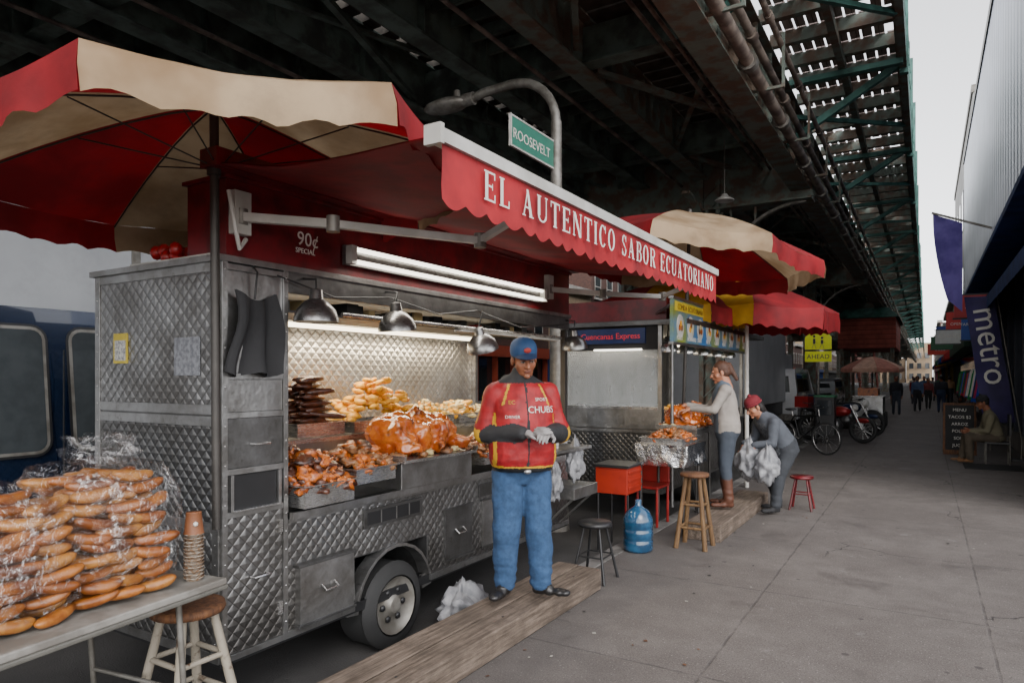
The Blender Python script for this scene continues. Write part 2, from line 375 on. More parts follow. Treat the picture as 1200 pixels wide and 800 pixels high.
for x,z in ((-3.1,6.5),(-3.3,6.53),(-5.2,6.4),(-8.6,6.45),(-10.2,6.5)): e.tube([(x,Y0,z),(x,Y1,z)],.035,Mpipe,6)
yy=-6
while yy<120:
    e.box((-2.42,yy,7.62),(-.42,yy+.14,7.84),Mel2)
    if yy<70:
        for i in range(10):
            if (i*7+int(yy*3))%17==0: continue
            x=-2.36+i*.196; e.box((x,yy+.02,7.86),(x+.16,yy+.98,7.885),Mcorr)
    else: e.box((-2.36,yy,7.86),(-.5,yy+1,7.885),Mcorr)
    yy+=1.0
for x in (-.4,-1.35): e.box((x-.06,Y0,7.44),(x+.06,Y1,7.61),Mel2)
e.box((-.34,Y0,7.45),(-.31,Y1,8.0),Mteal)
e.box((-.42,Y0,7.4),(-.3,Y1,7.438),Mel2)
for z in (8.35,8.75,9.15): e.box((-.36,Y0,z),(-.32,Y1,z+.05),Mteal)
y=-6
while y<120:
    e.box((-.37,y,8.0),(-.31,y+.06,9.3),Mteal); y+=1.5
y=9.
while y<150:
    e.box((-.42,y,7.3),(-.28,y+.12,10.6 if int(y)%2 else 9.8),Mteal)
    e.bar((-2.4,y+.06,6.35),(-.42,y+.06,7.5),.12,.12,Mteal)
    e.bar((-2.4,y+.06,6.9),(-.42,y+3.4,7.42),.08,.08,Mteal)
    e.bar((-2.4,y-.4,7.36),(-.35,y-.4,7.36),.14,.1,Mteal)
    y+=5.6
for x,z,r in ((-2.12,6.05,.09),(-2.08,6.42,.06),(-1.85,6.62,.045)):
    e.tube([(x,Y0,z),(x,Y1,z)],r,Mpipe,10)
    y=2.
    while y<80:
        e.tube([(x,y,z),(x,y+.16,z)],r*1.45,Mgrey if r>.08 else Mpipe,10); y+=2.6
y=3.
while y<90:
    e.box((-2.42,y,5.98),(-1.8,y+.05,6.02),Mel2); e.box((-1.84,y,6.02),(-1.8,y+.05,6.8),Mel2); y+=2.6
cols=[-1.1,16.9,33.5,50,66.5,83,99.5,116,132.5,149]
for cy in cols:
    for cx in (-4.5,-13.2):
        for sx in (-.2,.2):
            for sy in (-.2,.2): e.box((cx+sx-.05,cy+sy-.05,-.15),(cx+sx+.05,cy+sy+.05,6.5),Mel2)
        e.box((cx-.15,cy-.02,-.15),(cx+.15,cy+.02,6.5),Mel2)
        if 0<cy<40:
            z=.3
            while z<6.2:
                for sy in (-.255,.255): e.bar((cx-.2,cy+sy,z),(cx+.2,cy+sy,z+.4),.05,.02,Mel2)
                z+=.4
        e.box((cx-.4,cy-.4,-.15),(cx+.4,cy+.4,.1),Mel2)
    e.box((-13.6,cy-.16,5.75),(-2.2,cy-.13,7.2),Mel2); e.box((-13.6,cy-.3,5.7),(-2.2,cy+.3,5.748),Mel2); e.box((-13.6,cy+.13,5.75),(-2.2,cy+.16,7.2),Mel2)
    for sgn,dx,dy in ((1,1,0),(1,0,1),(1,0,-1)):
        R_=1.9; pts=[]
        for k in range(11):
            t=math.pi/2*k/10; q=R_*(1-math.cos(t)); h=R_*math.sin(t)
            pts.append((-4.25+dx*q*1.0+( -.25 if dy else 0),cy+dy*(q+.25),5.7-R_+h))
        for a,b in zip(pts,pts[1:]): e.bar(a,b,.16,.07,Mgrey if dx else Mel2)
        e.bar(pts[3],(pts[3][0],pts[3][1],5.7),.05,.05,Mel2); e.bar(pts[6],(pts[6][0],pts[6][1],5.7),.05,.05,Mel2)
e.lathe([(0,.14),(.05,.13),(.08,.08),(.2,.0),(.19,-.02)],(-3.6,14.5,5.35),Mwhite,18); e.tube([(-3.6,14.5,5.48),(-3.6,14.5,6.6)],.015,Mgrey,6)
el=e.finish()
s=MB('station_stair_house'); Mst=corrugated('red_brown_siding','#b85a4c','#823e35',.28,2,0,.7)
s.box((-4.6,46,3.4),(-1.5,54,5.2),Mst); s.add([(-4.8,45.7,5.2),(-1.3,45.7,5.2),(-1.3,54.3,5.2),(-4.8,54.3,5.2),(-4.2,46.2,5.8),(-1.9,46.2,5.8),(-1.9,54,5.8),(-4.2,54,5.8)],[(0,1,5,4),(1,2,6,5),(2,3,7,6),(3,0,4,7),(4,5,6,7)],Mteal)
for i in range(16):
    s.box((-4.4,54+i*.4,3.3-i*.21),(-3.2,54.4+i*.4,3.36-i*.21),Mel2)
for x in (-4.4,-3.2): s.bar((x,54,4.2),(x,60.4,.85),.06,.9,Mst)
for x in (-4.4,-1.7):
    for yy in (46.3,53.7): s.box((x-.1,yy-.1,0 if x>-2.5 else -.15),(x+.1,yy+.1,3.4),Mel2)
s.finish()
# ============================================================ BUILDINGS
Mbr=brick('dark_brick','#5a3a32','#46302a','#343029'); Mbr2=brick('tan_brick','#9f8a70','#8a7660','#6a6054')
Mwin=mat('window_dark_glass',(.03,.035,.04),.08,coat=.5); Mstone=mat('limestone',(.36,.34,.31),.8,col2=(.24,.22,.2),scale=1.5)
def rowhouse(name,x0,x1,y0,y1,h,face,wall,shop,sign=None):
    b=MB(name); xf=x1 if face>0 else x0; o=face
    b.box((x0,y0,0),(x1,y1,.45),Mstone)
    b.box((x0,y0+.001,3.15),(x1,y1-.001,h),wall)
    xr=xf-o*.35
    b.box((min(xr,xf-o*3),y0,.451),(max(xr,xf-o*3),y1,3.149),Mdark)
    b.box((xr,y0+.25,.5),(xr+o*.02,y1-.25,2.7),Mwin)
    n=max(2,int((y1-y0)/1.6))
    for i in range(n+1):
        yy=y0+.06+(y1-y0-.22)*i/n; b.box((xr+o*.021,yy,.451),(xf-o*.02,yy+.1,3.149),shop)
    b.box((xf+o*.001,y0+.1,2.72),(xf+o*.12,y1-.1,3.3),sign or shop)
    nf=int((h-3.6)/2.9); nw=max(2,int((y1-y0)/1.9)); 
    for f in range(nf):
        for i in range(nw):
            cy=y0+(i+.5)*(y1-y0)/nw; z0=4.1+f*2.9
            b.box((xf+o*.002,cy-.45,z0),(xf+o*.02,cy+.45,z0+1.5),Mwin)
            b.box((xf+o*.0,cy-.55,z0-.12),(xf+o*.12,cy+.55,z0-.002),Mstone); b.box((xf+o*.0,cy-.55,z0+1.502),(xf+o*.07,cy+.55,z0+1.7),Mstone)
            b.box((xf+o*.021,cy-.45,z0+.72),(xf+o*.05,cy+.45,z0+.78),Mstone); b.box((xf+o*.021,cy-.5,z0),(xf+o*.05,cy-.451,z0+1.5),Mstone); b.box((xf+o*.021,cy+.451,z0),(xf+o*.05,cy+.5,z0+1.5),Mstone)
    b.box((xf-o*.3,y0,h+.001),(xf+o*.35,y1,h+.35),Mstone); 
    return b.finish()
random.seed(3)
cols_s=['#7b2020','#24407b','#285c3b','#8b7528','#4a4a4a','#9a3a20']
y=-14
i=0
while y<200:
    w=random.choice([6,7.5,9]); shopm=mat('shopfront_%d'%i,H(random.choice(cols_s)),.6)
    rowhouse('brick_shop_building',-30,-19,y,y+w-.02,random.choice([7,10,10,13]),1,random.choice([Mbr,Mbr2,Mbr]),shopm); y+=w; i+=1
Msil=corrugated('silver_cladding','#9aa2b3','#7c8495',.42,1,.55,.3)
Mblu=mat('dark_blue_awning_fabric',H('#24427a'),.7,col2=H('#192f5c'),scale=3); 
b=MB('metal_clad_shop_building')
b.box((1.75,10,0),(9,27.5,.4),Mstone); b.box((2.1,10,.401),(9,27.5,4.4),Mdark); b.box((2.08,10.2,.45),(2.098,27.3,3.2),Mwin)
Mfrm=mat('shop_frame',(.05,.06,.09),.5)
for k in range(12): b.box((1.75,10.05+k*1.57,.401),(2.07,10.2+k*1.57,4.39),Mfrm)
b.box((1.1,10,4.401),(9,27.5,8.8),Msil); b.box((1.07,9.97,8.801),(9,27.53,9.0),Mgrey); b.box((1.085,10,4.30),(2.0,27.5,4.4),Mblu)
b.add([(1.74,10.2,4.28),(1.74,27.4,4.28),(1.05,27.4,3.3),(1.05,10.2,3.3)],[(0,1,2,3)],Mblu); b.add([(1.05,10.2,3.3),(1.05,27.4,3.3),(1.05,27.4,3.05),(1.05,10.2,3.05)],[(0,1,2,3)],Mblu)
for yy in (10.2,27.4): b.add([(1.74,yy,4.28),(1.05,yy,3.3),(1.74,yy,3.1)],[(0,1,2)],Mblu)
b.finish()
Mwb=mat('white_stucco',H('#b9b7b5'),.8,col2=H('#a4a29f'),scale=1.2,grime=.2)
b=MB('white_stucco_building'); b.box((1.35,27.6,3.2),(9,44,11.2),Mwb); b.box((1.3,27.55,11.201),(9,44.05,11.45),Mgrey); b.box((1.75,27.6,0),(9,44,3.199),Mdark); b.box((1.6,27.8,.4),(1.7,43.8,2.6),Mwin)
for k in range(6):
    for f in range(2): b.box((1.32,29+k*2.5,4.6+f*3.2),(1.349,30+k*2.5,6.2+f*3.2),Mwin)
b.box((1.1,27.7,2.7),(1.6,43.9,3.15),mat('green_fascia',H('#29503a'),.6)); b.finish()
y=44.2; random.seed(11)
for k in range(18):
    w=random.choice([6,8,9]); rowhouse('brick_shop_building',1.75,12,y,y+w-.02,random.choice([6.5,7,7,9.5]),-1,random.choice([Mbr,Mbr2,Mwb,Mstone]),mat('shopfront_r%d'%k,H(random.choice(cols_s)),.6))
    if k<8:
        a=MB('shop_awning'); ma=mat('awning_cloth_%d'%k,H(['#b02a2a','#2a4f9c','#2b6f4f','#c9a030','#a0402f','#3a3a7f','#c05050','#2f6f8f'][k]),.7,trans=.2); xa=.85-.1*(k%3)
        a.add([(1.62,y+.3,3.6),(1.62,y+w-.3,3.6),(xa,y+w-.3,2.9),(xa,y+.3,2.9)],[(0,1,2,3)],ma); a.add([(xa,y+.3,2.9),(xa,y+w-.3,2.9),(xa,y+w-.3,2.6),(xa,y+.3,2.6)],[(0,1,2,3)],ma)
        for q in (.3,w-.3): a.add([(1.62,y+q,3.6),(xa,y+q,2.9),(xa,y+q,2.6),(1.62,y+q,2.9)],[(0,1,2,3)],ma)
        a.finish()
    y+=w
b=MB('distant_buildings')
for k in range(14):
    x=-40+k*7; h=random.uniform(7,14); b.box((x,232+random.random()*6,0),(x+6.6,250,h),random.choice([Mbr,Mbr2,Mwb,Mstone]))
    for q in range(3):
        for f in range(int(h/3.2)): b.box((x+.8+q*2,231.9-.0,1.2+f*3),(x+1.9+q*2,232+.02,2.8+f*3),Mwin)
b.finish()
sg=[(.55,18.5,3.0,.75,.5,'#b02a2a'),(.85,23,2.7,.5,1.0,'#2a4f9c'),(.3,30,2.9,1.0,.5,'#c9c9c5'),(.7,33,3.4,.7,.9,'#c22f2a'),(.2,39,3.0,1.1,.6,'#2b5f3f'),(.5,47,3.5,.9,1.1,'#2c3f8f'),(.1,55,3.2,1.4,.7,'#c9402f'),(.4,66,3.7,1.2,1.,'#d0b030')]
for k,(x,y,z,w,h,c) in enumerate(sg):
    s=MB('shop_sign'); mm=mat('sign_face_%d'%k,H(c),.5,var=.1); s.box((x,y,z),(x+w,y+.12,z+h),mm); s.box((x-.03,y-.01,z-.03),(x+w+.03,y+.13,z-.001),Mblack); s.box((x-.03,y-.01,z+h+.001),(x+w+.03,y+.13,z+h+.03),Mblack)
    s.text(['SALE','FARMACIA','UNISEX','OPEN','DELI','PIZZA','CELL','99C'][k],w*.22,facing_ny(x+w*.5,z+h*.4,y-.003),Mlet,.002,'CENTER')
    s.bar((x+w,y+.06,z+h*.7),(1.8,y+.06,z+h*.7),.04,.04,Mblack); s.finish()
random.seed(5)
s=MB('clothes_rack'); 
for k in range(22):
    y=19+k*.55; c=random.choice(['#c01f26','#1f8b4a','#c02a65','#e8e2d8','#2a4fbf','#d47a1f','#444444'])
    mm=mat('garment_%d'%k,H(c),.8,bmp=.5,bs=8); x=1.25; z=1.75+.15*random.random()
    P=[[V((x-.28*t0*(0.6+.4*abs(q)),y+.03*math.sin(t0*9+q*3)+.2*t0,z-q*.72)) for t0 in [u/4-1 for u in range(9)]] for q in [u/5 for u in range(6)]]
    s.grid(P,mm); 
s.tube([(1.25,18.8,1.9),(1.25,31.2,1.9)],.015,Mgrey,6)
for y in (18.8,25,31.2): s.tube([(1.25,y,0),(1.25,y,1.9)],.018,Mgrey,6)
s.finish()
# ============================================================ FOOD CART 1
C=MB('food_cart')
X0,X1=-4.2,-3.05; Ya,Yb=2.185,6.09
Ycab=2.6
C.box((X0,Ya,.18),(X1,Yb,.24),Mblack)
C.box((X0,Ya,.241),(X1-.004,Ycab,2.236),MSd)
yf=Ya
for x in (X0,X1-.05): C.box((x,yf-.012,.2),(x+.05,yf-.001,2.24),MS)
for z in (.2,.86,1.4,1.46,2.19): C.box((X0+.051,yf-.010,z),(X1-.051,yf-.001,z+.05),MS)
C.box((X0+.052,yf-.007,.251),(X1-.052,yf-.0015,.859),MQ); C.box((X0+.052,yf-.007,.911),(X1-.052,yf-.0015,1.399),MQ2); C.box((X0+.052,yf-.007,1.511),(X1-.052,yf-.0015,2.189),MQ)
def pf(y0,y1,z0,z1,m,t=.012): C.box((X1-.0035,y0,z0),(X1+t,y1,z1),m)
pf(Ya,Ya+.03,.2,2.24,MS,.02); pf(Ycab-.03,Ycab,.2,2.24,MS,.02)
for z in (.2,.93,1.15,1.44,1.64,2.2): pf(Ya+.031,Ycab-.031,z,z+.03,MS,.018)
pf(Ya+.032,Ycab-.032,.232,.928,MQ,.006); pf(Ya+.032,Ycab-.032,1.182,1.438,MSd,.01); pf(Ya+.032,Ycab-.032,1.472,1.638,MS,.008); pf(Ya+.032,Ycab-.032,1.672,2.198,MS,.006)
pf(Ya+.07,Ycab-.07,.965,1.145,Mblack,.005)
pf(Ya+.06,Ycab-.05,.958,.966,MSb,.03); pf(Ya+.05,Ya+.068,.96,1.148,MS,.02); pf(Ycab-.065,Ycab-.045,.96,1.148,MS,.02)
for z in (1.3,.6): C.tube([(X1+.012,2.36,z),(X1+.045,2.36,z),(X1+.045,2.46,z),(X1+.012,2.46,z)],.006,MSb,6)
for z in (.35,.8): pf(Ycab-.06,Ycab-.035,z,z+.07,MSb,.02)
for k in range(20):
    z=.3+k*.1
    for y in (Ya+.015,Ycab-.015): C.ell((X1+.021,y,z),(.004,.006,.006),MSb,None,1)
    for x in (X0+.025,X1-.025): C.ell((x,yf-.013,z),(.006,.004,.006),MSb,None,1)
C.box((X0,Ycab,.24),(X1-.004,3.14,.86),MSd); C.box((X0,3.86,.24),(X1-.004,Yb,.86),MSd); C.box((X0,3.14,.52),(X1-.004,3.86,.859),MSd)
pf(Ycab+.001,Yb,.84,.9,MS,.03)
pf(Ycab+.001,Yb,.66,.84,MQ,.004)
pf(Ycab+.001,3.12,.24,.66,MQ,.0045); pf(3.88,Yb,.24,.66,MQ,.0045); pf(3.12,3.88,.53,.66,MQ,.0045)
pf(Ycab+.001,3.12,.2,.24,MS,.02); pf(3.88,Yb,.2,.24,MS,.02)
for k in range(12):
    t0=math.pi*k/12;t1=math.pi*(k+1)/12
    C.bar((X1-.02,3.5+.37*math.cos(t0),.16+.37*math.sin(t0)),(X1-.02,3.5+.37*math.cos(t1),.16+.37*math.sin(t1)),.1,.02,MS)
C.tube([(X1-.22,3.5,.13),(X1-.03,3.5,.13)],.28,Mrub,32)
WM=Matrix.Translation((X1-.03,3.5,.13))@Matrix.Rotation(rad(90),4,'Y')
C.lathe([(.28,0),(.29,.02),(.26,.05),(.2,.06)],(0,0,0),Mrub,32,WM)
C.lathe([(.19,.055),(.17,.03),(.12,.01),(.07,.025),(.05,.05),(.0,.05)],(0,0,0),Mgrey,24,WM)
for k in range(6):
    t=k*math.pi/3; C.ell((X1-.005,3.5+.1*math.cos(t),.13+.1*math.sin(t)),(.015,.025,.025),Mblack,sub=1)
C.tube([(X0,3.5,.13),(X1-.2,3.5,.13)],.04,Mblack,8)
C.tube([(X0+.03,3.5,.13),(X0+.22,3.5,.13)],.28,Mrub,20)
def door(y0,y1,z0,z1,t=.03,m=MS,handle=True):
    pf(y0,y1,z0,z1,m,t); 
    for a,b_,c,d in ((y0-.015,y1+.015,z1,z1+.015),(y0-.015,y1+.015,z0-.015,z0)): pf(a,b_,c,d,MSd,t+.006)
    if handle: C.tube([(X1+t,(y0+y1)/2-.05,(z0+z1)/2+.03),(X1+t+.035,(y0+y1)/2-.05,(z0+z1)/2),(X1+t+.035,(y0+y1)/2+.05,(z0+z1)/2),(X1+t,(y0+y1)/2+.05,(z0+z1)/2+.03)],.008,MSb,6)
door(2.66,3.08,.26,.58,.05); door(4.05,4.4,.3,.66,.02,MSd); door(4.55,5.0,.3,.66,.02); door(5.15,5.8,.28,.64,.02,MSd)
pf(3.2,3.78,.69,.81,MSd,.02); pf(3.23,3.75,.71,.79,Mblack,.023); pf(4.5,5.3,.7,.8,MSd,.02)
for y in (3.35,3.5,3.63): pf(y,y+.01,.71,.79,MS,.026)
C.box((X0,Ycab+.001,.861),(X1+.06,Yb,.9),MS)
C.box((X0,Ycab+.001,.901),(X0+.03,Yb,2.236),MQb)
C.box((X0,Ycab+.001,2.18),(X1,Yb,2.237),MSd)
pf(Ycab+.001,Yb,2.12,2.238,MSd,.02)
C.box((X0+.031,Yb-.05,.901),(X0+.08,Yb,2.18),MS); C.box((X1-.05,Yb-.05,.901),(X1,Yb,2.12),Mpole)
C.box((X0+.081,Yb-.03,.901),(X1-.051,Yb-.02,1.25),MQ)
C.box((X0+.031,Ycab+.001,.901),(X1-.2,Ycab+.012,2.17),MQ)
C.box((X0+.031,Ycab+.02,.901),(-3.62,Yb-.06,1.2),MS); C.box((-3.64,Ycab+.02,1.201),(-3.6,Yb-.06,1.23),MSb)
C.box((-3.6,Ycab+.05,2.03),(-3.2,Yb-.1,2.045),MSd)
random.seed(9)
for k in range(26):
    y=2.75+k*.125; h=random.uniform(.04,.1); C.box((-3.5,y,2.046),(-3.3+random.random()*.08,y+random.uniform(.06,.11),2.046+h),random.choice([Mblack,Mdark,MSd,mat('box_%d'%k,H(random.choice(['#b8a070','#7a2020','#cfcac0','#30405a'])),.7)]))
C.tube([(-3.02,3.0,2.03),(-3.02,5.9,2.03)],.014,MSb,8); C.box((-3.06,4.2,1.995),(-2.98,5.8,2.01),Mwhite)
C.box((X0-.03,Ya-.03,2.2375),(X1+.03,Yb+.03,2.27),MS)
C.box((-3.35,Ya+.02,2.2701),(X1+.02,Yb,2.66),Mredp); C.box((-3.37,Ya,2.661),(X1+.04,Yb+.02,2.68),Mredp)
C.text('90¢',.11,facing_x(2.66,2.40,X1+.0215),Mlet,.001); C.text('SPECIAL',.04,facing_x(2.65,2.355,X1+.0215),Mlet,.001)
C.box((X1+.03,3.0,2.33),(X1+.06,5.47,2.45),MSl)
for z in (2.352,2.428): C.tube([(X1+.085,3.06,z),(X1+.085,5.42,z)],.014,Mtube,10)
for y in (3.0,5.42): C.box((X1+.061,y,2.335),(X1+.11,y+.045,2.445),Mwhite)
C.tube([(-3.9,3.2,2.03),(-3.9,6.0,2.03)],.018,Mtube2,10); C.box((-3.94,3.15,2.055),(-3.86,6.0,2.1),Mwhite)
C.box((-4.0,yf-.014,1.73),(-3.86,yf-.0075,1.9),mat('yellow_notice',H('#b9a53f'),.6)); C.box((-3.985,yf-.0155,1.745),(-3.875,yf-.0142,1.86),mat('notice_paper',H('#b9b8b0'),.6,col2=H('#77777a'),scale=60))
C.box((-3.42,yf-.012,1.66),(-3.2,yf-.0075,1.86),mat('faded_sticker',H('#7f8186'),.6,col2=H('#5d5f64'),scale=40))
def lamp(mb,x,y,z,tilt=0,m=MSl,ztop=2.06,r=.125,xt=None):
    M_=Matrix.Translation((x,y,z))@Matrix.Rotation(tilt,4,'X')
    mb.lathe([(r,0),(r*.99,.02),(r*.86,.07),(r*.55,.112),(.04,.128),(.034,.18),(0,.19)],(0,0,0),m,24,M_)
    mb.lathe([(r*.96,.004),(r*.75,.06),(.03,.1)],(0,0,0),Mwhite,24,M_)
    mb.ell(M_@V((0,0,.05)),(.033,.033,.04),Mbulb,sub=2)
    mb.tube([M_@V((0,0,.18)),(x,y,ztop),(xt if xt is not None else x,y,ztop+.01)],.007,Mblack,6)
lamp(C,-2.93,2.71,1.96,0,ztop=2.2,xt=-3.03); lamp(C,-2.93,3.40,1.95,.1,ztop=2.2,xt=-3.03); lamp(C,-2.93,4.40,1.86,.35,ztop=2.16,xt=-3.03); lamp(C,-2.93,6.02,1.93,.2,ztop=2.2,xt=-3.03)
C.tube([(-3.0,2.5,2.2),(-2.98,2.9,2.12),(-2.99,3.4,2.17),(-2.98,3.9,2.10),(-2.99,4.4,2.17),(-3.0,5.1,2.08),(-3.0,6.0,2.17)],.005,Mblack,5)
C.finish(.0025)
s=MB('strawberries'); Mst_=mat('strawberry',H('#a11616'),.35,var=.3,scale=60); random.seed(2)
for k in range(22): s.ell((-3.8+k*.03+random.uniform(-.02,.02),2.3+random.uniform(-.08,.08),2.32+random.uniform(0,.06)),(.036,.036,.042),Mst_,sub=2,nz=.1,seed=k)
s.box((-3.85,2.18,2.271),(-3.1,2.42,2.285),Mwhite); s.finish()
# ---------------- serif letters
def serif(mb,ch,y,z,h,x,m):
    W=dict(E=.72,L=.68,A=.86,U=.84,T=.76,N=.86,I=.38,C=.74,O=.8,S=.6,B=.72,R=.8).get(ch,.4)*h
    st=.18*h; hl=.065*h; k=[0]
    def R_(a,b,c,d):
        k[0]+=1; xx=x+k[0]*.0002; mb.add([(xx,y+a,z+b),(xx,y+c,z+b),(xx,y+c,z+d),(xx,y+a,z+d)],[(0,1,2,3)],m)
    def Q(p):
        k[0]+=1; xx=x+k[0]*.0002; mb.add([(xx,y+a,z+b) for a,b in p],[(0,1,2,3)],m)
    def arc(cx,cz,rx,rz,a0,a1,tx,tz,n=12):
        k[0]+=1; xx=x+k[0]*.0002; vs=[]
        for i in range(n+1):
            t=rad(a0+(a1-a0)*i/n); vs+= [(xx,y+cx+rx*math.cos(t),z+cz+rz*math.sin(t)),(xx,y+cx+(rx-tx)*math.cos(t),z+cz+(rz-tz)*math.sin(t))]
        mb.add(vs,[(2*i,2*i+2,2*i+3,2*i+1) for i in range(n)],m)
    def stem(c,w=st,b=True,t=True):
        R_(c,0,c+w,h)
        s_=.07*h
        if b: R_(c-s_,0,c+w+s_,hl*.7)
        if t: R_(c-s_,h-hl*.7,c+w+s_,h)
    o=.07*h
    if ch=='I': stem(o)
    elif ch in 'EL':
        stem(o); R_(o,0,W-.03*h,hl); R_(W-.09*h,0,W-.03*h,.27*h)
        if ch=='E': R_(o,h-hl,W-.05*h,h); R_(W-.11*h,h-.23*h,W-.05*h,h); R_(o+st,h*.48,W-.2*h,h*.48+hl); R_(W-.24*h,h*.4,W-.2*h,h*.62)
    elif ch=='T':
        stem(W/2-st/2,t=False); R_(0,h-hl,W,h); R_(0,h-.25*h,.05*h,h); R_(W-.05*h,h-.25*h,W,h)
    elif ch=='A':
        Q([(.1*h,0),(.17*h,0),(W/2+.02*h,h),(W/2-.04*h,h)]); Q([(W-.1*h-st,0),(W-.1*h+.02*h,0),(W/2+.04*h,h),(W/2-.1*h,h)])
        R_(.2*h,.3*h,W-.25*h,.3*h+hl); R_(.02*h,0,.27*h,hl*.7); R_(W-.34*h,0,W-.0*h,hl*.7)
    elif ch=='U':
        R_(o,.25*h,o+st,h); R_(W-o-.07*h,.25*h,W-o,h); arc(W/2,.27*h,W/2-o,.27*h,180,360,(st+.07*h)/2,hl)
        R_(0,h-hl*.7,o+st+.07*h,h); R_(W-o-.15*h,h-hl*.7,W,h)
    elif ch=='N':
        R_(o,0,o+.07*h,h); R_(W-o-.07*h,0,W-o,h); Q([(W-o-st,0),(W-o,0),(o+st,h),(o-.02*h,h)]); R_(0,0,.22*h,hl*.7); R_(0,h-hl*.7,.2*h,h); R_(W-.22*h,h-hl*.7,W,h)
    elif ch in 'OC':
        if ch=='O': arc(W/2,h/2,W/2,h/2+.01*h,0,360,st,hl,24)
        else: arc(W*.52,h/2,W*.52,h/2+.01*h,42,318,st,hl,20); R_(W-.1*h,.66*h,W-.04*h,h)
    elif ch=='S':
        arc(W/2,.74*h,W*.42,.27*h,20,200,.12*h,hl); arc(W/2,.27*h,W*.45,.28*h,-160,20,.13*h,hl)
        Q([(W*.08,.68*h),(W*.5,.45*h),(W*.93,.33*h),(W*.4,.62*h)]); R_(W-.12*h,.7*h,W-.06*h,h); R_(.02*h,0,.08*h,.3*h)
    elif ch in 'BR':
        stem(o); arc(W*.55,.75*h,W*.38,.25*h,-90,90,st*.9,hl); R_(o+st,h-hl,W*.55,h); R_(o+st,.5*h,W*.55,.5*h+hl)
        if ch=='B': arc(W*.57,.27*h,W*.43,.27*h,-90,90,st*.9,hl); R_(o+st,0,W*.57,hl)
        else: Q([(W-.24*h,0),(W-.0*h,0),(W*.62,.5*h),(W*.4,.5*h)]); R_(W-.26*h,0,W+.02*h,hl*.7)
    return W
AW={'E':.72,'L':.68,'A':.86,'U':.84,'T':.76,'N':.86,'I':.38,'C':.74,'O':.8,'S':.6,'B':.72,'R':.8}
A=MB('red_awning')
XF=-1.6; Ya_,Yb_=2.1,6.1
n=60
def az(t,y): return 2.70-.12*t-.045*math.sin(math.pi*t)+.014*math.sin(y*5+t*3)*math.sin(math.pi*t)+.012*noise.noise(V((y*3,t*4,0)))
P=[[V((-3.0+(XF+.02+3.0)*t,y,az(t,y))) for t in [i/14 for i in range(15)]] for y in [Ya_+(Yb_-Ya_)*i/n for i in range(n+1)]]
A.grid(P,Mred); A.grid([[p+V((0,0,.006)) for p in r] for r in P],Mred)
A.box((XF-.03,Ya_-.02,2.548),(XF+.03,Yb_+.02,2.602),Mwhite)
A.box((-3.06,Ya_-.02,2.681),(-2.93,Yb_+.02,2.77),Mredp)
A.box((XF-.04,Ya_-.045,2.535),(XF+.04,Ya_-.021,2.612),Mwhite)
Pv=[]
NN=300
for i in range(NN+1):
    y=Ya_+(Yb_-Ya_)*i/NN; zb=2.335-.03*abs(math.sin(math.pi*(y-Ya_)/.145))
    Pv.append([V((XF+.012+.014*math.sin(y*3.1)*(1-k/4)+.005*math.sin(y*17+k)*(1-k/4)+.006*noise.noise(V((y*6,k*.8,3)))*(1-k/4),y,zb+(2.552-zb)*k/4)) for k in range(5)])
A.grid(Pv,Mredv)
AO=A.finish()
T=MB('awning_lettering'); txt='EL AUTENTICO SABOR ECUATORIANO'; hh=.124
wid=sum(AW.get(c,.42)*hh+.014 for c in txt); y=2.36; k=(5.95-2.36)/wid
for c in txt:
    if c!=' ': serif(T,c,y,2.388,hh,XF+.034,Mlet)
    y+=(AW.get(c,.42)*hh+.014)*k
T.finish(0,AO)
A=MB('awning_arms')
for off in (0,3.35):
    a=V((-3.0,2.27+off,2.47)); b_=V((-2.55,2.47+off,2.42)); c=V((-2.15,3.2+off*.93,2.42)); d=V((-1.64,3.0+off*.9,2.53))
    A.box((-3.05,2.22+off,2.38),(-2.98,2.32+off,2.6),Mwhite); A.bar(a,b_,.045,.045,Mwhite); A.bar(b_,c,.04,.04,Mwhite); A.bar(c,d,.035,.035,Mwhite)
    for p in (a,b_,c): A.cyl(p-V((0,0,.04)),p+V((0,0,.04)),.035,.035,Mgrey,12)
A.tube([(-3.0,2.3,2.36),(-2.97,2.24,2.3),(-2.95,2.2,2.4),(-2.96,2.17,2.58)],.012,Mwhite,8)
A.finish(.003,AO)
# ============================================================ FOOD
Fbrown=food('fried_meat','#8a3f14','#c26a1c','#5a240c'); Fdark=food('dark_sausage','#3a1a0e','#5c301a','#1a0c08',.3); Fgrill=food('grilled_meat','#6b4228','#94683f','#3a2216',.5)
Fyel=food('potato_cakes','#d89418','#e8b22e','#b8680e',.5); Fcorn=food('hominy_corn','#c9b57c','#d8ca9a','#a98a4c',.5); Froast=food('roast_pork_skin','#9a3f0f','#c26a1c','#4a1608',.25,9,.6,40,.7)
Frice=food('cream_food','#c5b690','#b09868','#7a5c30',.5)
def pan(mb,x0,x1,y0,y1,z,h=.1,t=.02):
    mb.box((x0,y0,z),(x1,y1,z+.006),MSb)
    mb.box((x0,y0,z+.006),(x0+.005,y1,z+h),MSb); mb.box((x1-.005,y0,z+.006),(x1,y1,z+h),MSb); mb.box((x0+.005,y0,z+.006),(x1-.005,y0+.005,z+h),MSb); mb.box((x0+.005,y1-.005,z+.006),(x1-.005,y1,z+h),MSb)
    for a,b_,c,d in ((x0-t,x0,y0-t,y1+t),(x1,x1+t,y0-t,y1+t),(x0,x1,y0-t,y0),(x0,x1,y1,y1+t)): mb.box((a,c,z+h),(b_,d,z+h+.006),MSb)
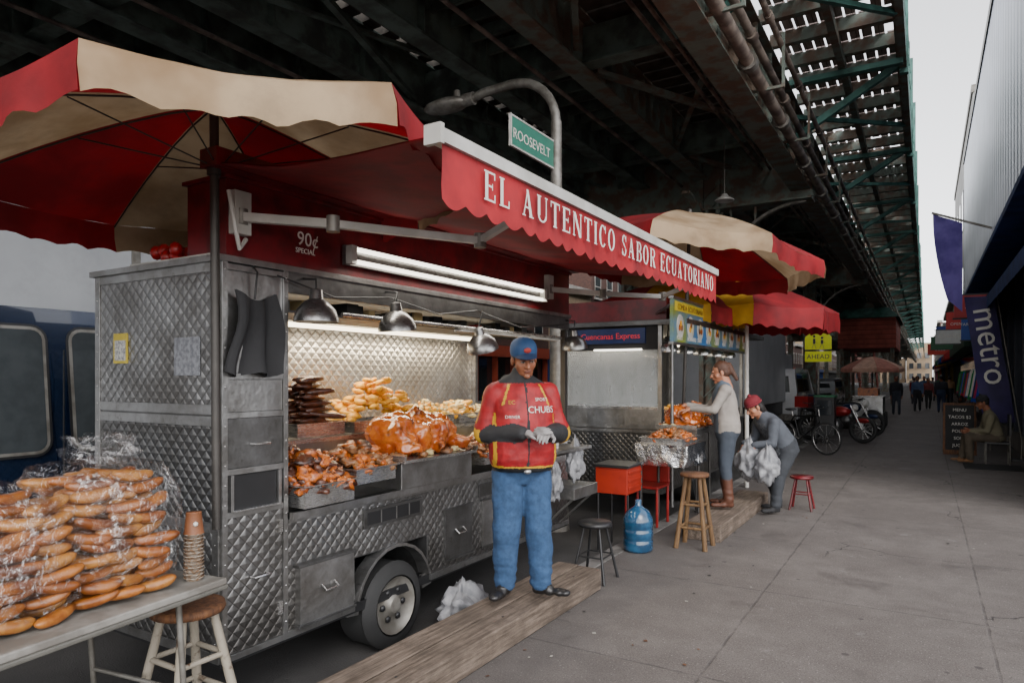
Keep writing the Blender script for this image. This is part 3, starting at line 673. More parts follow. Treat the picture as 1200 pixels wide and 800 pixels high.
def heap(mb,x0,x1,y0,y1,z,h,n,sz,mats,nz=.5,sub=2,asp=(1,1,.7)):
    cx,cy=(x0+x1)/2,(y0+y1)/2
    for k in range(n):
        u,v=random.uniform(-1,1),random.uniform(-1,1); r=min(1,max(abs(u),abs(v)))
        zz=z+h*(1-r**2)*random.uniform(.55,1.0); s_=sz*random.uniform(.7,1.3)
        M_=Matrix.Rotation(random.uniform(0,6.3),3,'Z')@Matrix.Rotation(random.uniform(-.6,.6),3,'X')
        mb.ell((cx+u*(x1-x0)/2*.92,cy+v*(y1-y0)/2*.92,zz),(s_*asp[0],s_*asp[1],s_*asp[2]),random.choice(mats),M_,sub,nz,2.2,k+random.random())
random.seed(21)
def traybox(name,x0,x1,y0,y1,z,h,hh,n,sz,mats,**k):
    s=MB(name); pan(s,x0,x1,y0,y1,z,h); s.box((x0+.006,y0+.006,z+.006),(x1-.006,y1-.006,z+h*.7),mats[0]); heap(s,x0,x1,y0,y1,z+h*.75,hh,n,sz,mats,**k); return s.finish()
traybox('tray_of_fried_chicken',-3.42,-2.94,2.64,3.02,.92,.12,.22,160,.034,[Fbrown,Fbrown,Fdark],nz=1.1,asp=(1,1.5,.8))
traybox('tray_of_grilled_meat',-3.42,-2.98,3.08,3.44,.99,.09,.17,130,.03,[Fgrill,Fgrill,Fbrown],nz=1.0,asp=(1,1.6,.7))
traybox('tray_of_shredded_pork',-3.4,-2.93,4.42,4.85,.97,.09,.12,130,.026,[Fbrown,Fgrill],nz=.9,asp=(1,2,.7))
traybox('tray_of_hominy',-3.55,-2.98,4.9,5.35,1.0,.08,.16,200,.022,[Fcorn,Frice],nz=.3,sub=1)
traybox('tray_of_rice',-3.5,-2.98,5.42,5.95,.95,.08,.13,170,.021,[Frice,Fcorn],nz=.3,sub=1)
s=MB('stack_of_sausages'); pan(s,-3.98,-3.66,3.22,3.66,1.235,.09)
for r_ in range(8):
    for q in range(6-r_//2):
        s.ell((-3.95+q*.055+r_*.012,3.44+random.uniform(-.03,.03),1.34+r_*.042),(.027,.19-.012*r_,.024),Fdark,Matrix.Rotation(random.uniform(-.3,.3),3,'Z')@Matrix.Rotation(random.uniform(-.12,.12),3,'X'),2,.6,2.5,r_*7+q)
s.finish()
s=MB('stack_of_potato_cakes'); pan(s,-4.0,-3.64,3.74,4.5,1.235,.08)
for k in range(140):
    u=random.random(); v=random.random(); zz=1.32+.32*(1-abs(u*2-1)**2)*random.uniform(.3,1)
    s.ell((-3.98+.3*v,3.78+.7*u,zz),(.048,.048,.022),Fyel,Matrix.Rotation(random.uniform(-.5,.5),3,'X')@Matrix.Rotation(random.uniform(-.5,.5),3,'Y'),2,.15,2,k)
s.finish()
s=MB('steel_stock_pot'); s.lathe([(0,0),(.15,0),(.155,.01),(.155,.24),(.165,.25),(.165,.26),(.1,.285),(.02,.29),(.02,.31),(0,.31)],(-3.82,2.95,1.205),MSb,28); s.finish()
traybox('tray_of_corn',-3.98,-3.64,4.58,5.0,1.235,.08,.16,130,.024,[Fcorn,Fyel],nz=.3,sub=1)
traybox('tray_of_plantains',-3.98,-3.64,5.08,5.5,1.235,.08,.14,80,.032,[Fyel,Fcorn],nz=.3,asp=(1,2,.6))
traybox('tray_of_beans',-3.98,-3.64,5.58,5.95,1.235,.08,.1,100,.022,[Frice,Fgrill],nz=.3,sub=1)
def roast(name,cx,cy,cz,s_,parts,sd=0):
    s=MB(name); s.box((cx-.3*s_,cy-.42*s_,cz-.02),(cx+.27*s_,cy+.42*s_,cz),MSb)
    for a in (-1,1): s.box((cx-.3*s_,cy+a*.42*s_-.01,cz),(cx+.27*s_,cy+a*.42*s_+.01,cz+.03),MSb)
    t=MB('x')
    for (dx,dy,dz,a,b_,c,an) in parts:
        t.ell((cx+dx*s_,cy+dy*s_,cz+dz*s_),(a*s_,b_*s_,c*s_),Froast,Matrix.Rotation(an,3,'Z'),3,.3,1.6,dx*9+dy*5+sd)
    ov,of=remesh(t.v,t.f,.010*s_,2)
    ov=[v+(noise.noise_vector(v*9+V((sd,0,0)))*.016+noise.noise_vector(v*26)*.009+noise.noise_vector(v*70)*.003) for v in ov]
    s.add(ov,of,Froast,True)
    for k in range(40): s.ell((cx+random.uniform(-.26,.26)*s_,cy+random.uniform(-.4,.4)*s_,cz+.02),(.03*s_,.045*s_,.022),random.choice([Fgrill,Fcorn,Fbrown]),Matrix.Rotation(random.random()*3,3,'Z'),2,.6,2,k)
    return s.finish()
PT=((0,-.24,.13,.19,.15,.15,.3),(0,.03,.13,.2,.12,.17,-.2),(-.02,.27,.12,.17,.13,.15,.4),(.1,-.1,.13,.12,.07,.12,.2),(.1,.15,.12,.12,.07,.12,-.5),(.17,-.27,.07,.1,.05,.05,.7),(.18,.05,.06,.1,.045,.05,-.6),(.17,.3,.07,.1,.05,.05,.3),(-.06,-.12,.24,.1,.13,.06,0),(-.06,.17,.23,.1,.11,.06,0))
roast('roast_pork',-3.2,3.9,1.1,1.0,PT)
s=MB('tray_stand'); s.box((-3.42,3.5,.901),(-2.98,4.32,1.075),MS); s.finish(.004)
s=MB('sauce_bottles')
for k,(x,y,c) in enumerate(((-3.08,4.6,'#b01f1f'),(-3.05,5.0,'#c9a020'),(-3.12,5.38,'#d8d4cc'),(-3.06,5.62,'#3f6a2a'))):
    s.lathe([(0,0),(.03,0),(.032,.01),(.032,.12),(.02,.14),(.008,.19),(0,.19)],(x,y,1.09),mat('sauce_%d'%k,H(c),.35),14)
s.finish()
s=MB('foam_containers')
for k in range(7): s.box((-2.98+.003*(k%2),5.22,1.013+k*.028),(-2.8+.003*(k%2),5.42,1.038+k*.028),Mwhite)
s.finish(.004)
# ============================================================ STEP PLANK
b=MB('wooden_step_plank'); b.box((-2.54,2.1,.0041),(-2.355,4.91,.167),MP); b.box((-2.345,2.1,.0041),(-2.16,4.9,.164),MP)
for y in (2.6,3.6,4.6): b.cyl((-2.25,y,.16),(-2.25,y,.1655),.008,.008,Mblack,8)
b.finish(.008)
b=MB('wooden_step_plank'); b.box((-2.12,6.9,.0),(-1.75,9.3,.167),MP); b.finish(.008)
# ============================================================ UMBRELLAS
def umbrella(name,base_,top,R_,dome,val,mats,tilt=(0,0),rot=0,pr=.022,n=8,polecol=Mpole):
    u=MB(name); hub=V(top); bs=V(base_)
    u.tube([bs,hub+V((0,0,-.02))],pr,polecol,12); u.tube([hub+V((0,0,-.35)),hub+V((0,0,-.29))],pr*1.5,polecol,12)
    TM=Matrix.Translation(hub)@Matrix.Rotation(tilt[0],4,'X')@Matrix.Rotation(tilt[1],4,'Y')
    def rim(i): a=rot+2*math.pi*i/n; return V((R_*math.cos(a),R_*math.sin(a),-dome))
    for i in range(n):
        a,b_=rim(i),rim(i+1); m=mats[i%len(mats)]
        P=[]
        for r_ in range(13):
            t=r_/12; row=[]
            for q in range(13):
                w=q/12; p=a.lerp(b_,w); hgt=-dome*(t**1.5)
                wv=noise.noise(V((p.x*5*t,p.y*5*t,i)))
                p2=V((p.x*t,p.y*t,hgt)); sag=.05*math.sin(math.pi*w)*t+.014*wv*min(1,w*4,(1-w)*4); p2.z-=sag*.6
                k=1-.035*math.sin(math.pi*w)*t**2; p2.x*=k; p2.y*=k
                row.append(TM@p2)
            P.append(row)
        u.grid(P,m)
        Pv=[]
        for q in range(25):
            w=q/24; p=a.lerp(b_,w); kk=1-.035*math.sin(math.pi*w); p=V((p.x*kk,p.y*kk,-dome-.03*math.sin(math.pi*w))); ln=val*(1-.14*abs(math.sin(math.pi*w*5))); fl=.014*math.sin(w*19+i)+.01*noise.noise(V((w*9,i,5)))
            Pv.append([TM@p,TM@(p+V((p.x*(.015+fl*.5),p.y*(.015+fl*.5),-ln*.5))),TM@(p+V((p.x*(.01+fl),p.y*(.01+fl),-ln)))])
        u.grid(Pv,m,True)
        rf=lambda t,dz:TM@V((a.x*t,a.y*t,-dome*t**1.5+dz))
        u.tube([rf(t/6,-.012) for t in range(7)],.005,polecol,5)
        u.tube([TM@V((0,0,-.32)),rf(.5,-.02)],.004,polecol,5)
    u.ell(hub+V((0,0,.03)),(.03,.03,.05),polecol)
    return u.finish()
ang=math.atan2(-2.1,3.1)
umbrella('market_umbrella',(-3.0,2.13,.9),(-3.02,2.13,3.0),1.3,.33,.17,[Mcream,Mumred],(rad(2),rad(-4)),ang-math.pi/8+.06)
umbrella('market_umbrella',(-2.6,8.4,.9),(-2.45,8.2,3.62),1.55,.5,.2,[Mumred,Mcream],(rad(-5),rad(6)),ang-math.pi/8+.3)
umbrella('market_umbrella',(-2.3,10.6,0),(-2.3,10.6,3.1),1.3,.45,.3,[Mumred,Mumred,Mumyel],(0,rad(3)),.3,.03,8,Mwhite)
umbrella('market_umbrella',(-3.3,9.6,.9),(-3.3,9.6,3.0),1.2,.4,.25,[Mumyel,Mumred],(0,0),.1)
umbrella('market_umbrella',(-1.55,26,0),(-1.55,26,2.35),.95,.38,.14,[mat('pink_umbrella',H('#c98a7a'),.8,trans=.3),mat('peach_umbrella',H('#d9b09a'),.8,trans=.3)],(0,0),.2)
# ============================================================ CART 2
D=MB('food_cart')
X0,X1,Ya,Yb=-4.15,-2.8,8.2,12.6
D.box((X0,Ya,.2),(X1,Yb,.95),MSd); D.box((X0+.03,Ya-.008,.25),(X1-.03,Ya-.001,.93),MQ2); D.box((X1+.001,Ya+.03,.25),(X1+.008,Yb-.03,.93),MQ)
D.box((X0,Ya-.02,.951),(X1+.1,Yb,.99),MS); D.box((X0,Ya-.012,1.0),(X1,Ya-.002,1.25),MS)
for x in (X0,X1-.05):
    for y in (Ya,Yb-.05): D.box((x,y,.991),(x+.05,y+.05,2.3),MS)
D.box((X0+.051,Ya+.01,1.251),(X1-.051,Ya+.02,2.0),Mglass)
D.box((X0+.051,Ya-.01,1.24),(X1-.051,Ya+.03,1.28),MSb); D.box((X0+.051,Ya-.01,2.0),(X1-.051,Ya+.03,2.3),Mdark)
D.box((X0,Ya+.06,.991),(X0+.02,Yb-.06,2.3),MQ); D.box((X0-.05,Ya-.1,2.301),(X1+.35,Yb+.05,2.36),MSd)
D.box((X0,Ya-.12,2.361),(X1+.1,Yb,2.62),Mredp)
D.tube([(-3.7,8.6,2.2),(-3.7,12.3,2.2)],.02,Mtube2,8)
D.tube([(-3.7,Ya-.03,2.0),(-3.05,Ya-.03,2.0)],.012,Mtube,8)
mb_=mat('led_blue',H('#16295a'),.4); D.box((-3.95,Ya-.05,2.08),(-3.0,Ya-.011,2.27),mb_); D.text('Cuencanas Express',.105,facing_ny(-3.47,2.14,Ya-.055),mat('led_red',H('#c8343a'),.4,emis=.4,ecol=H('#d03038')),.002,'CENTER')
Mmenu=mat('menu_board',H('#77822f'),.4,col2=H('#356a9e'),scale=1.6)
D.box((-2.5,7.6,2.06),(-2.46,11.4,2.55),Mmenu); D.box((-2.51,7.58,2.551),(-2.45,11.42,2.58),MS); D.box((-2.51,7.58,2.03),(-2.45,11.42,2.059),MS)
for k in range(9):
    y=7.86+k*.41; M_=Matrix.Translation((-2.459,y,2.25))@Matrix.Rotation(rad(90),4,'Y'); D.lathe([(0,.004),(.13,.004),(.14,.0)],(0,0,0),Mwhite,18,M_,False)
    for q in range(3): D.ell((-2.452,y-.04+q*.04,2.25+(.03 if q==1 else -.02)),(.006,.045,.045),[Fbrown,Fyel,Fgrill,Fcorn][(k+q)%4],None,1)
    D.text(['POLLO','HORNADO','TRIPA','SECO','CARNE','MOTE','PAPAS','ENCEB','CHAULA'][k],.07,facing_x(y-.13,2.09,-2.458),Mlet,.001)
D.box((-2.458,7.65,2.42),(-2.455,11.3,2.53),mat('menu_yellow',H('#d4bc30'),.5)); D.text('COMIDA  ECUATORIANA   SEAFOOD   HORNADO',.09,facing_x(7.75,2.44,-2.454),Mredp,.001)
D.tube([(-2.48,7.62,0.17),(-2.48,7.62,2.06)],.02,MSd,8)
for y in (7.7,11.3): D.bar((-2.5,y,2.5),(-3.0,y+.6,2.4),.03,.03,MS)
for k in range(5): lamp(D,-2.75,8.3+k*.75,1.98,.15,MSb,2.3)
D.cyl((X0+.3,9.9,.13),(X0+.1,9.9,.13),.28,.28,Mrub,20); D.cyl((X1-.2,9.9,.13),(X1-.02,9.9,.13),.28,.28,Mrub,24)
random.seed(14)
for k in range(14):
    x=X0+.12+k*.08; h=random.uniform(.08,.3); D.lathe([(.028,0),(.03,h*.7),(.014,h*.85),(.014,h),(0,h)],(x,Ya+.15,1.0),random.choice([Mwhite,MSd,Mredp,Fyel,Mblu]),12)
D.box((X0+.06,Ya+.25,.991),(X1-.06,Ya+.27,1.3),MSd)
D.finish(.003)
random.seed(31)
for k,(nm,mm) in enumerate((('tray_of_grilled_meat',[Fgrill,Fbrown]),('tray_of_potato_cakes',[Fyel]),('tray_of_hominy',[Fcorn,Frice]),('tray_of_fried_chicken',[Fbrown]))):
    traybox(nm,-3.3,-2.85,8.5+k*.62,9.0+k*.62,.995,.09,.2,70,.04,mm,nz=.6)
roast('roast_pork',-2.42,7.95,1.08,.85,PT,4)
s=MB('serving_table')
s.box((-2.66,6.95,.9),(-2.12,7.62,.93),MS)
for x in (-2.62,-2.16):
    for y in (7.0,7.56): s.tube([(x,y,.004 if x>-2.3 else -.15),(x,y,.9)],.014,Mpole,6)
P=[]
per=[(-2.66,6.93)]+[(-2.66+.0+.55*i/14,6.93) for i in range(1,15)]+[(-2.1,6.93+.7*i/14) for i in range(15)]
for i,(x,y) in enumerate(per):
    P.append([V((x+.02*noise.noise(V((i*.5,k*.7,1)))*k,y-.02*noise.noise(V((i*.6,k*.5,4)))*k,.94-k*.055-.008*noise.noise(V((i,k,0))))) for k in range(5)])
s.grid(P,Mfoil); s.box((-2.67,6.94,.931),(-2.11,7.63,.942),Mfoil)
pan(s,-2.62,-2.17,7.0,7.58,.943,.06); s.box((-2.6,7.02,.95),(-2.19,7.56,.99),Fbrown); heap(s,-2.62,-2.17,7.0,7.58,.98,.1,150,.028,[Fbrown,Fgrill],.7,2,(1,1.8,.7))
s.box((-2.62,7.64,1.0),(-2.2,8.35,1.055),MS); s.tube([(-2.4,8.3,.005),(-2.4,8.3,1.0)],.015,Mpole,6); s.tube([(-2.24,8.3,.005),(-2.24,8.3,1.0)],.015,Mpole,6); s.finish()
# ============================================================ small street furniture
def stool(name,x,y,h,r,spread,ms,ml,z0=0,lr=.022,rings=(.3,)):
    s=MB(name)
    s.lathe([(0,h-.035),(r*.96,h-.035),(r,h-.02),(r*.97,h),(0,h+.002)],(x,y,z0),ms,28)
    for k in range(4):
        a=math.pi/4+k*math.pi/2; s.tube([(x+r*.65*math.cos(a),y+r*.65*math.sin(a),z0+h-.03),(x+spread*math.cos(a),y+spread*math.sin(a),z0)],[lr*.8,lr],ml,10)
    for q in rings:
        pts=[]
        for k in range(4):
            a=math.pi/4+k*math.pi/2; rr=r*.65+(spread-r*.65)*(1-q/h); pts.append(V((x+rr*math.cos(a),y+rr*math.sin(a),z0+q)))
        for k in range(4): s.tube([pts[k],pts[(k+1)%4]],lr*.55,ml,8)
    return s.finish()
stool('wooden_stool',-2.93,1.93,.6,.165,.24,MW,MWp,0,.024,rings=(.18,.36))
stool('wooden_stool',-1.93,6.62,.72,.14,.2,MW,wood('stool_leg_wood','#7f6340','#54391f',2),0,.024,rings=(.2,.42))
stool('black_stool',-2.32,5.14,.47,.14,.2,Mblack,Mblack,0,.012,rings=(.2,))
stool('red_stool',-1.33,9.2,.42,.14,.18,Mredp,Mredp,0,.014,rings=(.2,))
s=MB('water_jug'); Mj=mat('blue_jug_plastic',H('#26506f'),.15,col2=H('#1a3954'),coat=.6)
s.lathe([(0,.0),(.13,.0),(.14,.02),(.14,.1),(.132,.115),(.14,.13),(.14,.2),(.132,.215),(.14,.23),(.14,.31),(.1,.38),(.04,.42),(.03,.43),(.03,.48),(.0,.485)],(-2.35,6.2,.004),Mj,28); s.finish()
s=MB('orange_crate_stand'); Mo=mat('orange_plastic',H('#962615'),.45)
s.box((-2.95,6.55,.45),(-2.6,6.95,.72),Mo); s.box((-2.97,6.53,.721),(-2.58,6.97,.75),Mblack)
for z in (.5,.58,.66): s.box((-2.598,6.57,z),(-2.585,6.93,z+.03),Mo)
for x in (-2.93,-2.6):
    for y in (6.57,6.93): s.tube([(x,y,-.15 if x<-2.7 else .006),(x,y,.45)],.012,Mblack,6)
s.bar((-2.62,6.57,.12),(-2.62,6.93,.12),.02,.02,Mblack); s.finish(.004)
s=MB('plastic_chair'); Mrp=mat('red_plastic',H('#841815'),.4)
s.box((-2.9,7.2,.42),(-2.5,7.6,.45),Mrp); s.box((-2.9,7.58,.45),(-2.5,7.61,.88),Mrp)
for x in (-2.88,-2.52):
    for y in (7.22,7.58): s.tube([(x,y,.006 if x>-2.6 else -.15),(x,y,.42)],.018,Mrp,6)
s.finish(.01)
s=MB('steel_side_shelf'); s.box((-3.05,5.45,.56),(-2.66,5.95,.66),MS); s.box((-3.0,5.2,.98),(-2.72,5.95,1.01),MS); s.bar((-3.03,5.5,.25),(-2.7,5.5,.56),.02,.02,MS); s.bar((-3.03,5.9,.25),(-2.7,5.9,.56),.02,.02,MS); s.finish(.004)
def crumple(name,c,r,m,nz=.5,sub=4,seed=1,knot=True):
    s=MB(name); vs,fs=ico(sub); out=[]
    for v in vs:
        k=1+nz*noise.noise(v*2.2+V((seed,0,0)))+.35*nz*noise.noise(v*7+V((0,seed,0))); p=V((v.x*r[0]*k,v.y*r[1]*k,v.z*r[2]*k))
        if v.z>.5 and knot: f=(v.z-.5)*2; p.x*=1-f*.8; p.y*=1-f*.8; p.z+=f*r[2]*.35
        out.append(V(c)+p)
    s.add(out,fs,m,True); return s.finish()
crumple('plastic_bag',(-2.86,4.02,.0),(.14,.2,.14),Mbag,.7,4,3)
crumple('plastic_bag',(-2.8,5.75,.86),(.07,.12,.17),Mbag,.5,4,5)
crumple('plastic_bag',(-2.8,5.35,.72),(.06,.09,.15),Mbag,.5,4,8)
crumple('plastic_bag',(-1.82,8.52,.64),(.14,.2,.21),Mbag,.45,4,11)
crumple('plastic_bag',(-1.6,8.42,.60),(.13,.18,.2),Mbag,.45,4,14)
s=MB('hanging_black_apron'); P=[]
for i in range(13):
    w=i/12; row=[]
    for k in range(9):
        t=k/8; row.append(V((-3.0+.03*math.sin(w*14)*(.4+t)+.02*math.sin(w*5+t*4),2.24+.26*w+.02*math.sin(t*5)-(.03 if w<.5 else -.02)*t,2.1-.42*t-.05*math.sin(w*math.pi)*(1-t)-.03*abs(math.sin(w*6))*t)))
    P.append(row)
s.grid(P,Mblackc); s.grid([[p+V((-.012,0,0)) for p in r] for r in P],Mblackc); s.tube([(-3.02,2.37,2.06),(-3.0,2.37,2.2),(-3.04,2.37,2.24)],.006,Mblack,6); s.finish()
# ============================================================ TABLE + BREAD
s=MB('folding_table'); Mtt=mat('table_plastic',H('#8c8983'),.5,col2=H('#6a6660'),scale=6,grime=.3)
tm=Matrix.Translation((-2.95,1.3,0))@Matrix.Rotation(rad(8),4,'Z')
s.box((-.37,-1.0,.72),(.35,.62,.75),Mtt,tm); s.box((-.375,-1.005,.70),(.355,.625,.7199),mat('table_edge',H('#605e58'),.5),tm)
for y in (-.8,.42):
    for x in (-.3,.28): s.tube([tm@V((x,y,.70)),tm@V((x,y+.06,.004 if (tm@V((x,y,0))).x>-2.45 else -.15))],.013,Mgrey,8)
    s.tube([tm@V((-.3,y+.03,.3)),tm@V((.28,y+.03,.3))],.01,Mgrey,8)
s.finish(.006)
s=MB('bread_rolls'); random.seed(41)
Mbd=[food('bread_crust_%d'%i,a,b_,c,.45,13,.25,60,.25) for i,(a,b_,c) in enumerate((('#7f4212','#a16426','#5e2d0a'),('#70390d','#91551c','#4f2508'),('#8b5420','#aa7636','#6b3c13')))]
def roll(c,L,r_,yaw,pit,m):
    vs,fs=ico(3); M_=Matrix.Rotation(yaw,3,'Z')@Matrix.Rotation(pit,3,'X'); out=[]; sd=random.random()*50
    for v in vs:
        yy=v.y; w=1+.12*noise.noise(v*2+V((sd,0,0))); fl=.9 if v.z<0 else 1
        q=abs(yy); wid=(1-q**3.5)**.5/max(1e-4,(1-q*q)**.5) if q<.995 else 1
        crease=-.004*math.exp(-(v.x/.25)**2) if v.z>0 else 0
        p=V((v.x*r_*wid*w+.006*yy*yy*math.sin(sd),yy*L,v.z*r_*.82*fl*wid*w+.012*yy*yy+crease)); out.append(V(c)+M_@p)
    s.add(out,fs,m,True)
for bagi,(ya,yb,nl) in enumerate(((.76,1.32,9),(1.36,1.73,10))):
    ncol=4 if bagi==0 else 3
    for lay in range(nl):
        for cx in range(5):
            for cy in range(ncol):
                y=ya+(yb-ya)*(cy+.5)/ncol; x=-2.76-cx*.115-.14*(y-1.5)
                if lay>=nl-1 and random.random()<.5: continue
                shrink=.03*max(0,lay-6)
                roll((x+random.uniform(-.025,.025)-shrink*(1 if cx==0 else 0),y+random.uniform(-.03,.03),.782+lay*.049+random.uniform(-.009,.009)),random.uniform(.078,.096),random.uniform(.028,.035),random.uniform(-.5,.5),random.uniform(-.25,.25),random.choice(Mbd))
s.finish()
def bagmesh(name,c,hx,hy,z0,z1,seed,rz=0):
    s=MB(name); vs,fs=ico(5); out=[]
    M_=Matrix.Rotation(rz,3,'Z')
    for v in vs:
        e_=lambda a:math.copysign(abs(a)**.45,a)
        k=1+.06*noise.noise(v*3+V((seed,0,0)))+.04*noise.noise(v*9+V((0,seed,0)))+.02*noise.noise(v*21)
        p=V((e_(v.x)*hx*k,e_(v.y)*hy*k,0)); zz=(z0+z1)/2+e_(v.z)*(z1-z0)/2*(k if v.z>0 else 1)
        out.append(V((c[0],c[1],0))+M_@p+V((0,0,zz)))
    s.add(out,fs,Mpl,True)
    return s
s=bagmesh('clear_bread_bag',(-2.93,1.04),.31,.33,.757,1.25,3,rad(8)); s.finish()
s=bagmesh('clear_bread_bag',(-3.0,1.56),.3,.22,.757,1.3,9,rad(8)); s.ell((-3.05,1.6,1.34),(.17,.13,.07),Mpl2,None,4,.6,2.5,5); s.finish()
s=MB('stack_of_paper_cups'); cx,cy=-2.78,1.86
Mcb=mat('brown_cup',H('#7a4a2c'),.6); Mcw=mat('white_cup',H('#b0a89c'),.6,col2=H('#84603f'),scale=70)
for k in range(13): z=.7525+k*.016; s.lathe([(.030+.0,z),(.041,z+.012),(.043,z+.0125),(.043,z+.016)],(cx,cy,0),Mcw,20)
z=.7525+13*.016; s.lathe([(.044,z),(.041,z+.004),(.032,z+.09),(.033,z+.093),(0,z+.093)],(cx,cy,0),Mcb,22); s.ell((cx+.035,cy-.015,z+.045),(.012,.012,.012),Mlet,sub=1)
s.finish()
# ============================================================ VEHICLES
def wheel(mb,x,y,z,r,side,w=.2,hub=Mgrey):
    mb.cyl((x,y,z),(x+side*w,y,z),r,r,Mrub,28); mb.cyl((x+side*w,y,z),(x+side*(w+.012),y,z),r*.62,r*.55,hub,20); mb.cyl((x+side*w,y,z),(x+side*(w+.03),y,z),r*.16,r*.12,Mblack,10)
def van(name,xs,y0,L,Wd,Ht,mp,z0=-.15):
    s=MB(name); zb=z0+.32; zt=z0+Ht; zc=z0+1.12
    prof=[(0,zb),(L,zb),(L+.02,zb+.35),(L-.05,zc-.02),(L-.75,zc+.12),(L-1.35,zt-.12),(L-1.6,zt),(.12,zt),(.0,zt-.15),(-.02,zc)]
    def off(z): return 0 if z<=zc+.05 else (z-zc)*.11
    a=[V((xs-off(z),y0+y,z)) for y,z in prof]; b_=[V((xs-Wd+off(z),y0+y,z)) for y,z in prof]; n=len(prof)
    s.add(a+b_,[tuple(range(n)),tuple(range(2*n-1,n-1,-1))]+[(i+n,(i+1)%n+n,(i+1)%n,i) for i in range(n)],mp)
    zw0,zw1=zc+.16,zt-.16
    ys=[.25,1.55,1.75,3.0,3.2,L-1.6]
    def rr(ya,yb,za,zb_,r):
        o=[]
        for cy,cz,a0 in ((yb-r,zb_-r,0),(ya+r,zb_-r,90),(ya+r,za+r,180),(yb-r,za+r,270)):
            for k in range(5): t=rad(a0+k*22.5); o.append((cy+r*math.cos(t),cz+r*math.sin(t)))
        return o
    for k in range(3):
        ya,yb=y0+ys[2*k],y0+ys[2*k+1]
        for sd in (1,-1):
            X_=lambda z: (xs-off(z)) if sd>0 else (xs-Wd+off(z))
            for gr,m_,o in ((.04,Mblack,.003),(.022,Mgrey,.006),(0,Mcarglass,.010)):
                q=rr(ya-gr,yb+gr,zw0-gr,zw1+gr,.07+gr); s.add([V((X_(z)+sd*o,y,z)) for y,z in q],[tuple(range(len(q)))],m_)
    s.add([V((xs-.12,y0+L-.78,zc+.16)),V((xs-Wd+.12,y0+L-.78,zc+.16)),V((xs-Wd+.2,y0+L-1.33,zt-.16)),V((xs-.2,y0+L-1.33,zt-.16))],[(0,1,2,3)],Mcarglass,M=Matrix.Translation((0,.02,.02)))
    s.add([V((xs-.25,y0-.03,zc+.15)),V((xs-Wd+.25,y0-.03,zc+.15)),V((xs-Wd+.3,y0-.022,zt-.25)),V((xs-.3,y0-.022,zt-.25))],[(0,1,2,3)],Mcarglass)
    for x in (xs-.02,xs-Wd-.0): s.box((x-.0,y0-.05,zc-.35),(x+.015 if x>xs-.5 else x-.0+.04,y0+.0,zc+.1),mat('tail_light',H('#8a1512'),.3))
    s.box((xs-Wd+.05,y0-.12,zb-.05),(xs-.05,y0-.021,zb+.18),Mgrey); s.box((xs-Wd+.05,y0+L+.021,zb-.05),(xs-.05,y0+L+.13,zb+.18),Mgrey)
    s.box((xs+.001,y0+.05,zb+.28),(xs+.018,y0+L-.1,zb+.34),Mblack)
    for yy in (1.65,3.1): s.box((xs+.0,y0+yy-.006,zb+.02),(xs+.004,y0+yy+.006,zt-.3),Mblack)
    for yy in (1.5,3.3): s.box((xs+.001,y0+yy-.08,zc-.12),(xs+.025,y0+yy+.08,zc-.08),Mgrey)
    for y in (y0+.95,y0+L-.95):
        s.cyl((xs-.05,y,z0+.36),(xs+.006,y,z0+.36),.41,.41,Mblack,28)
        wheel(s,xs-.18,y,z0+.34,.34,1); wheel(s,xs-Wd+.2,y,z0+.34,.34,-1)
    for x in (xs-.3,xs-Wd+.1): s.box((x,y0+L-.02,zc-.35),(x+.2,y0+L+.03,zc-.15),Mwhite)
    return s.finish(.02)
Mnavy=mat('navy_car_paint',H('#0f1d33'),.25,.3,coat=1,var=.1)
van('parked_van',-5.35,.9,4.9,1.9,2.3,Mnavy)
van('parked_van',-3.9,26,4.9,1.9,2.1,mat('white_car_paint',H('#cfd0d2'),.25,coat=1,var=.05))
van('parked_van',-3.9,38,4.7,1.85,1.75,mat('silver_car_paint',H('#8a8d92'),.25,.5,coat=1,var=.05))
s=MB('box_truck'); s.box((-10.4,-3,.75),(-8,9.5,3.9),Mtruck); s.box((-10.3,-2.9,.4),(-8.1,9.4,.749),Mblack)
for y in (-2.95,1.5,4.6,9.4): s.box((-7.999,y-.05,.75),(-7.975,y+.05,3.9),Mgrey)
for y in (1.58,1.9): s.tube([(-7.95,y,.8),(-7.95,y,3.8)],.02,MSb,8)
for z in (1.7,2.6,3.3): s.box((-7.99,1.3,z),(-7.96,2.0,z+.06),Mgrey)
s.box((-10.3,9.6,.35),(-8.1,11.6,2.6),Mtruck); s.box((-8.099,10.2,1.6),(-8.09,11.2,2.4),Mcarglass)
for y in (-1.5,8,10.6): wheel(s,-8.45,y,.3,.45,1,.3); wheel(s,-9.95,y,.3,.45,-1,.3)
s.finish(.02)
s=MB('box_truck'); s.box((-6.6,20,.8),(-4.3,26,3.3),Mtruck); s.box((-6.5,20.1,.35),(-4.4,28,.79),Mblack); s.box((-6.5,26.1,.8),(-4.4,28.1,2.5),Mtruck); s.box((-6.3,28.101,1.6),(-4.6,28.12,2.4),Mcarglass)
for y in (21.3,27): wheel(s,-4.75,y,.3,.45,1,.3); wheel(s,-6.15,y,.3,.45,-1,.3)
s.finish(.03)
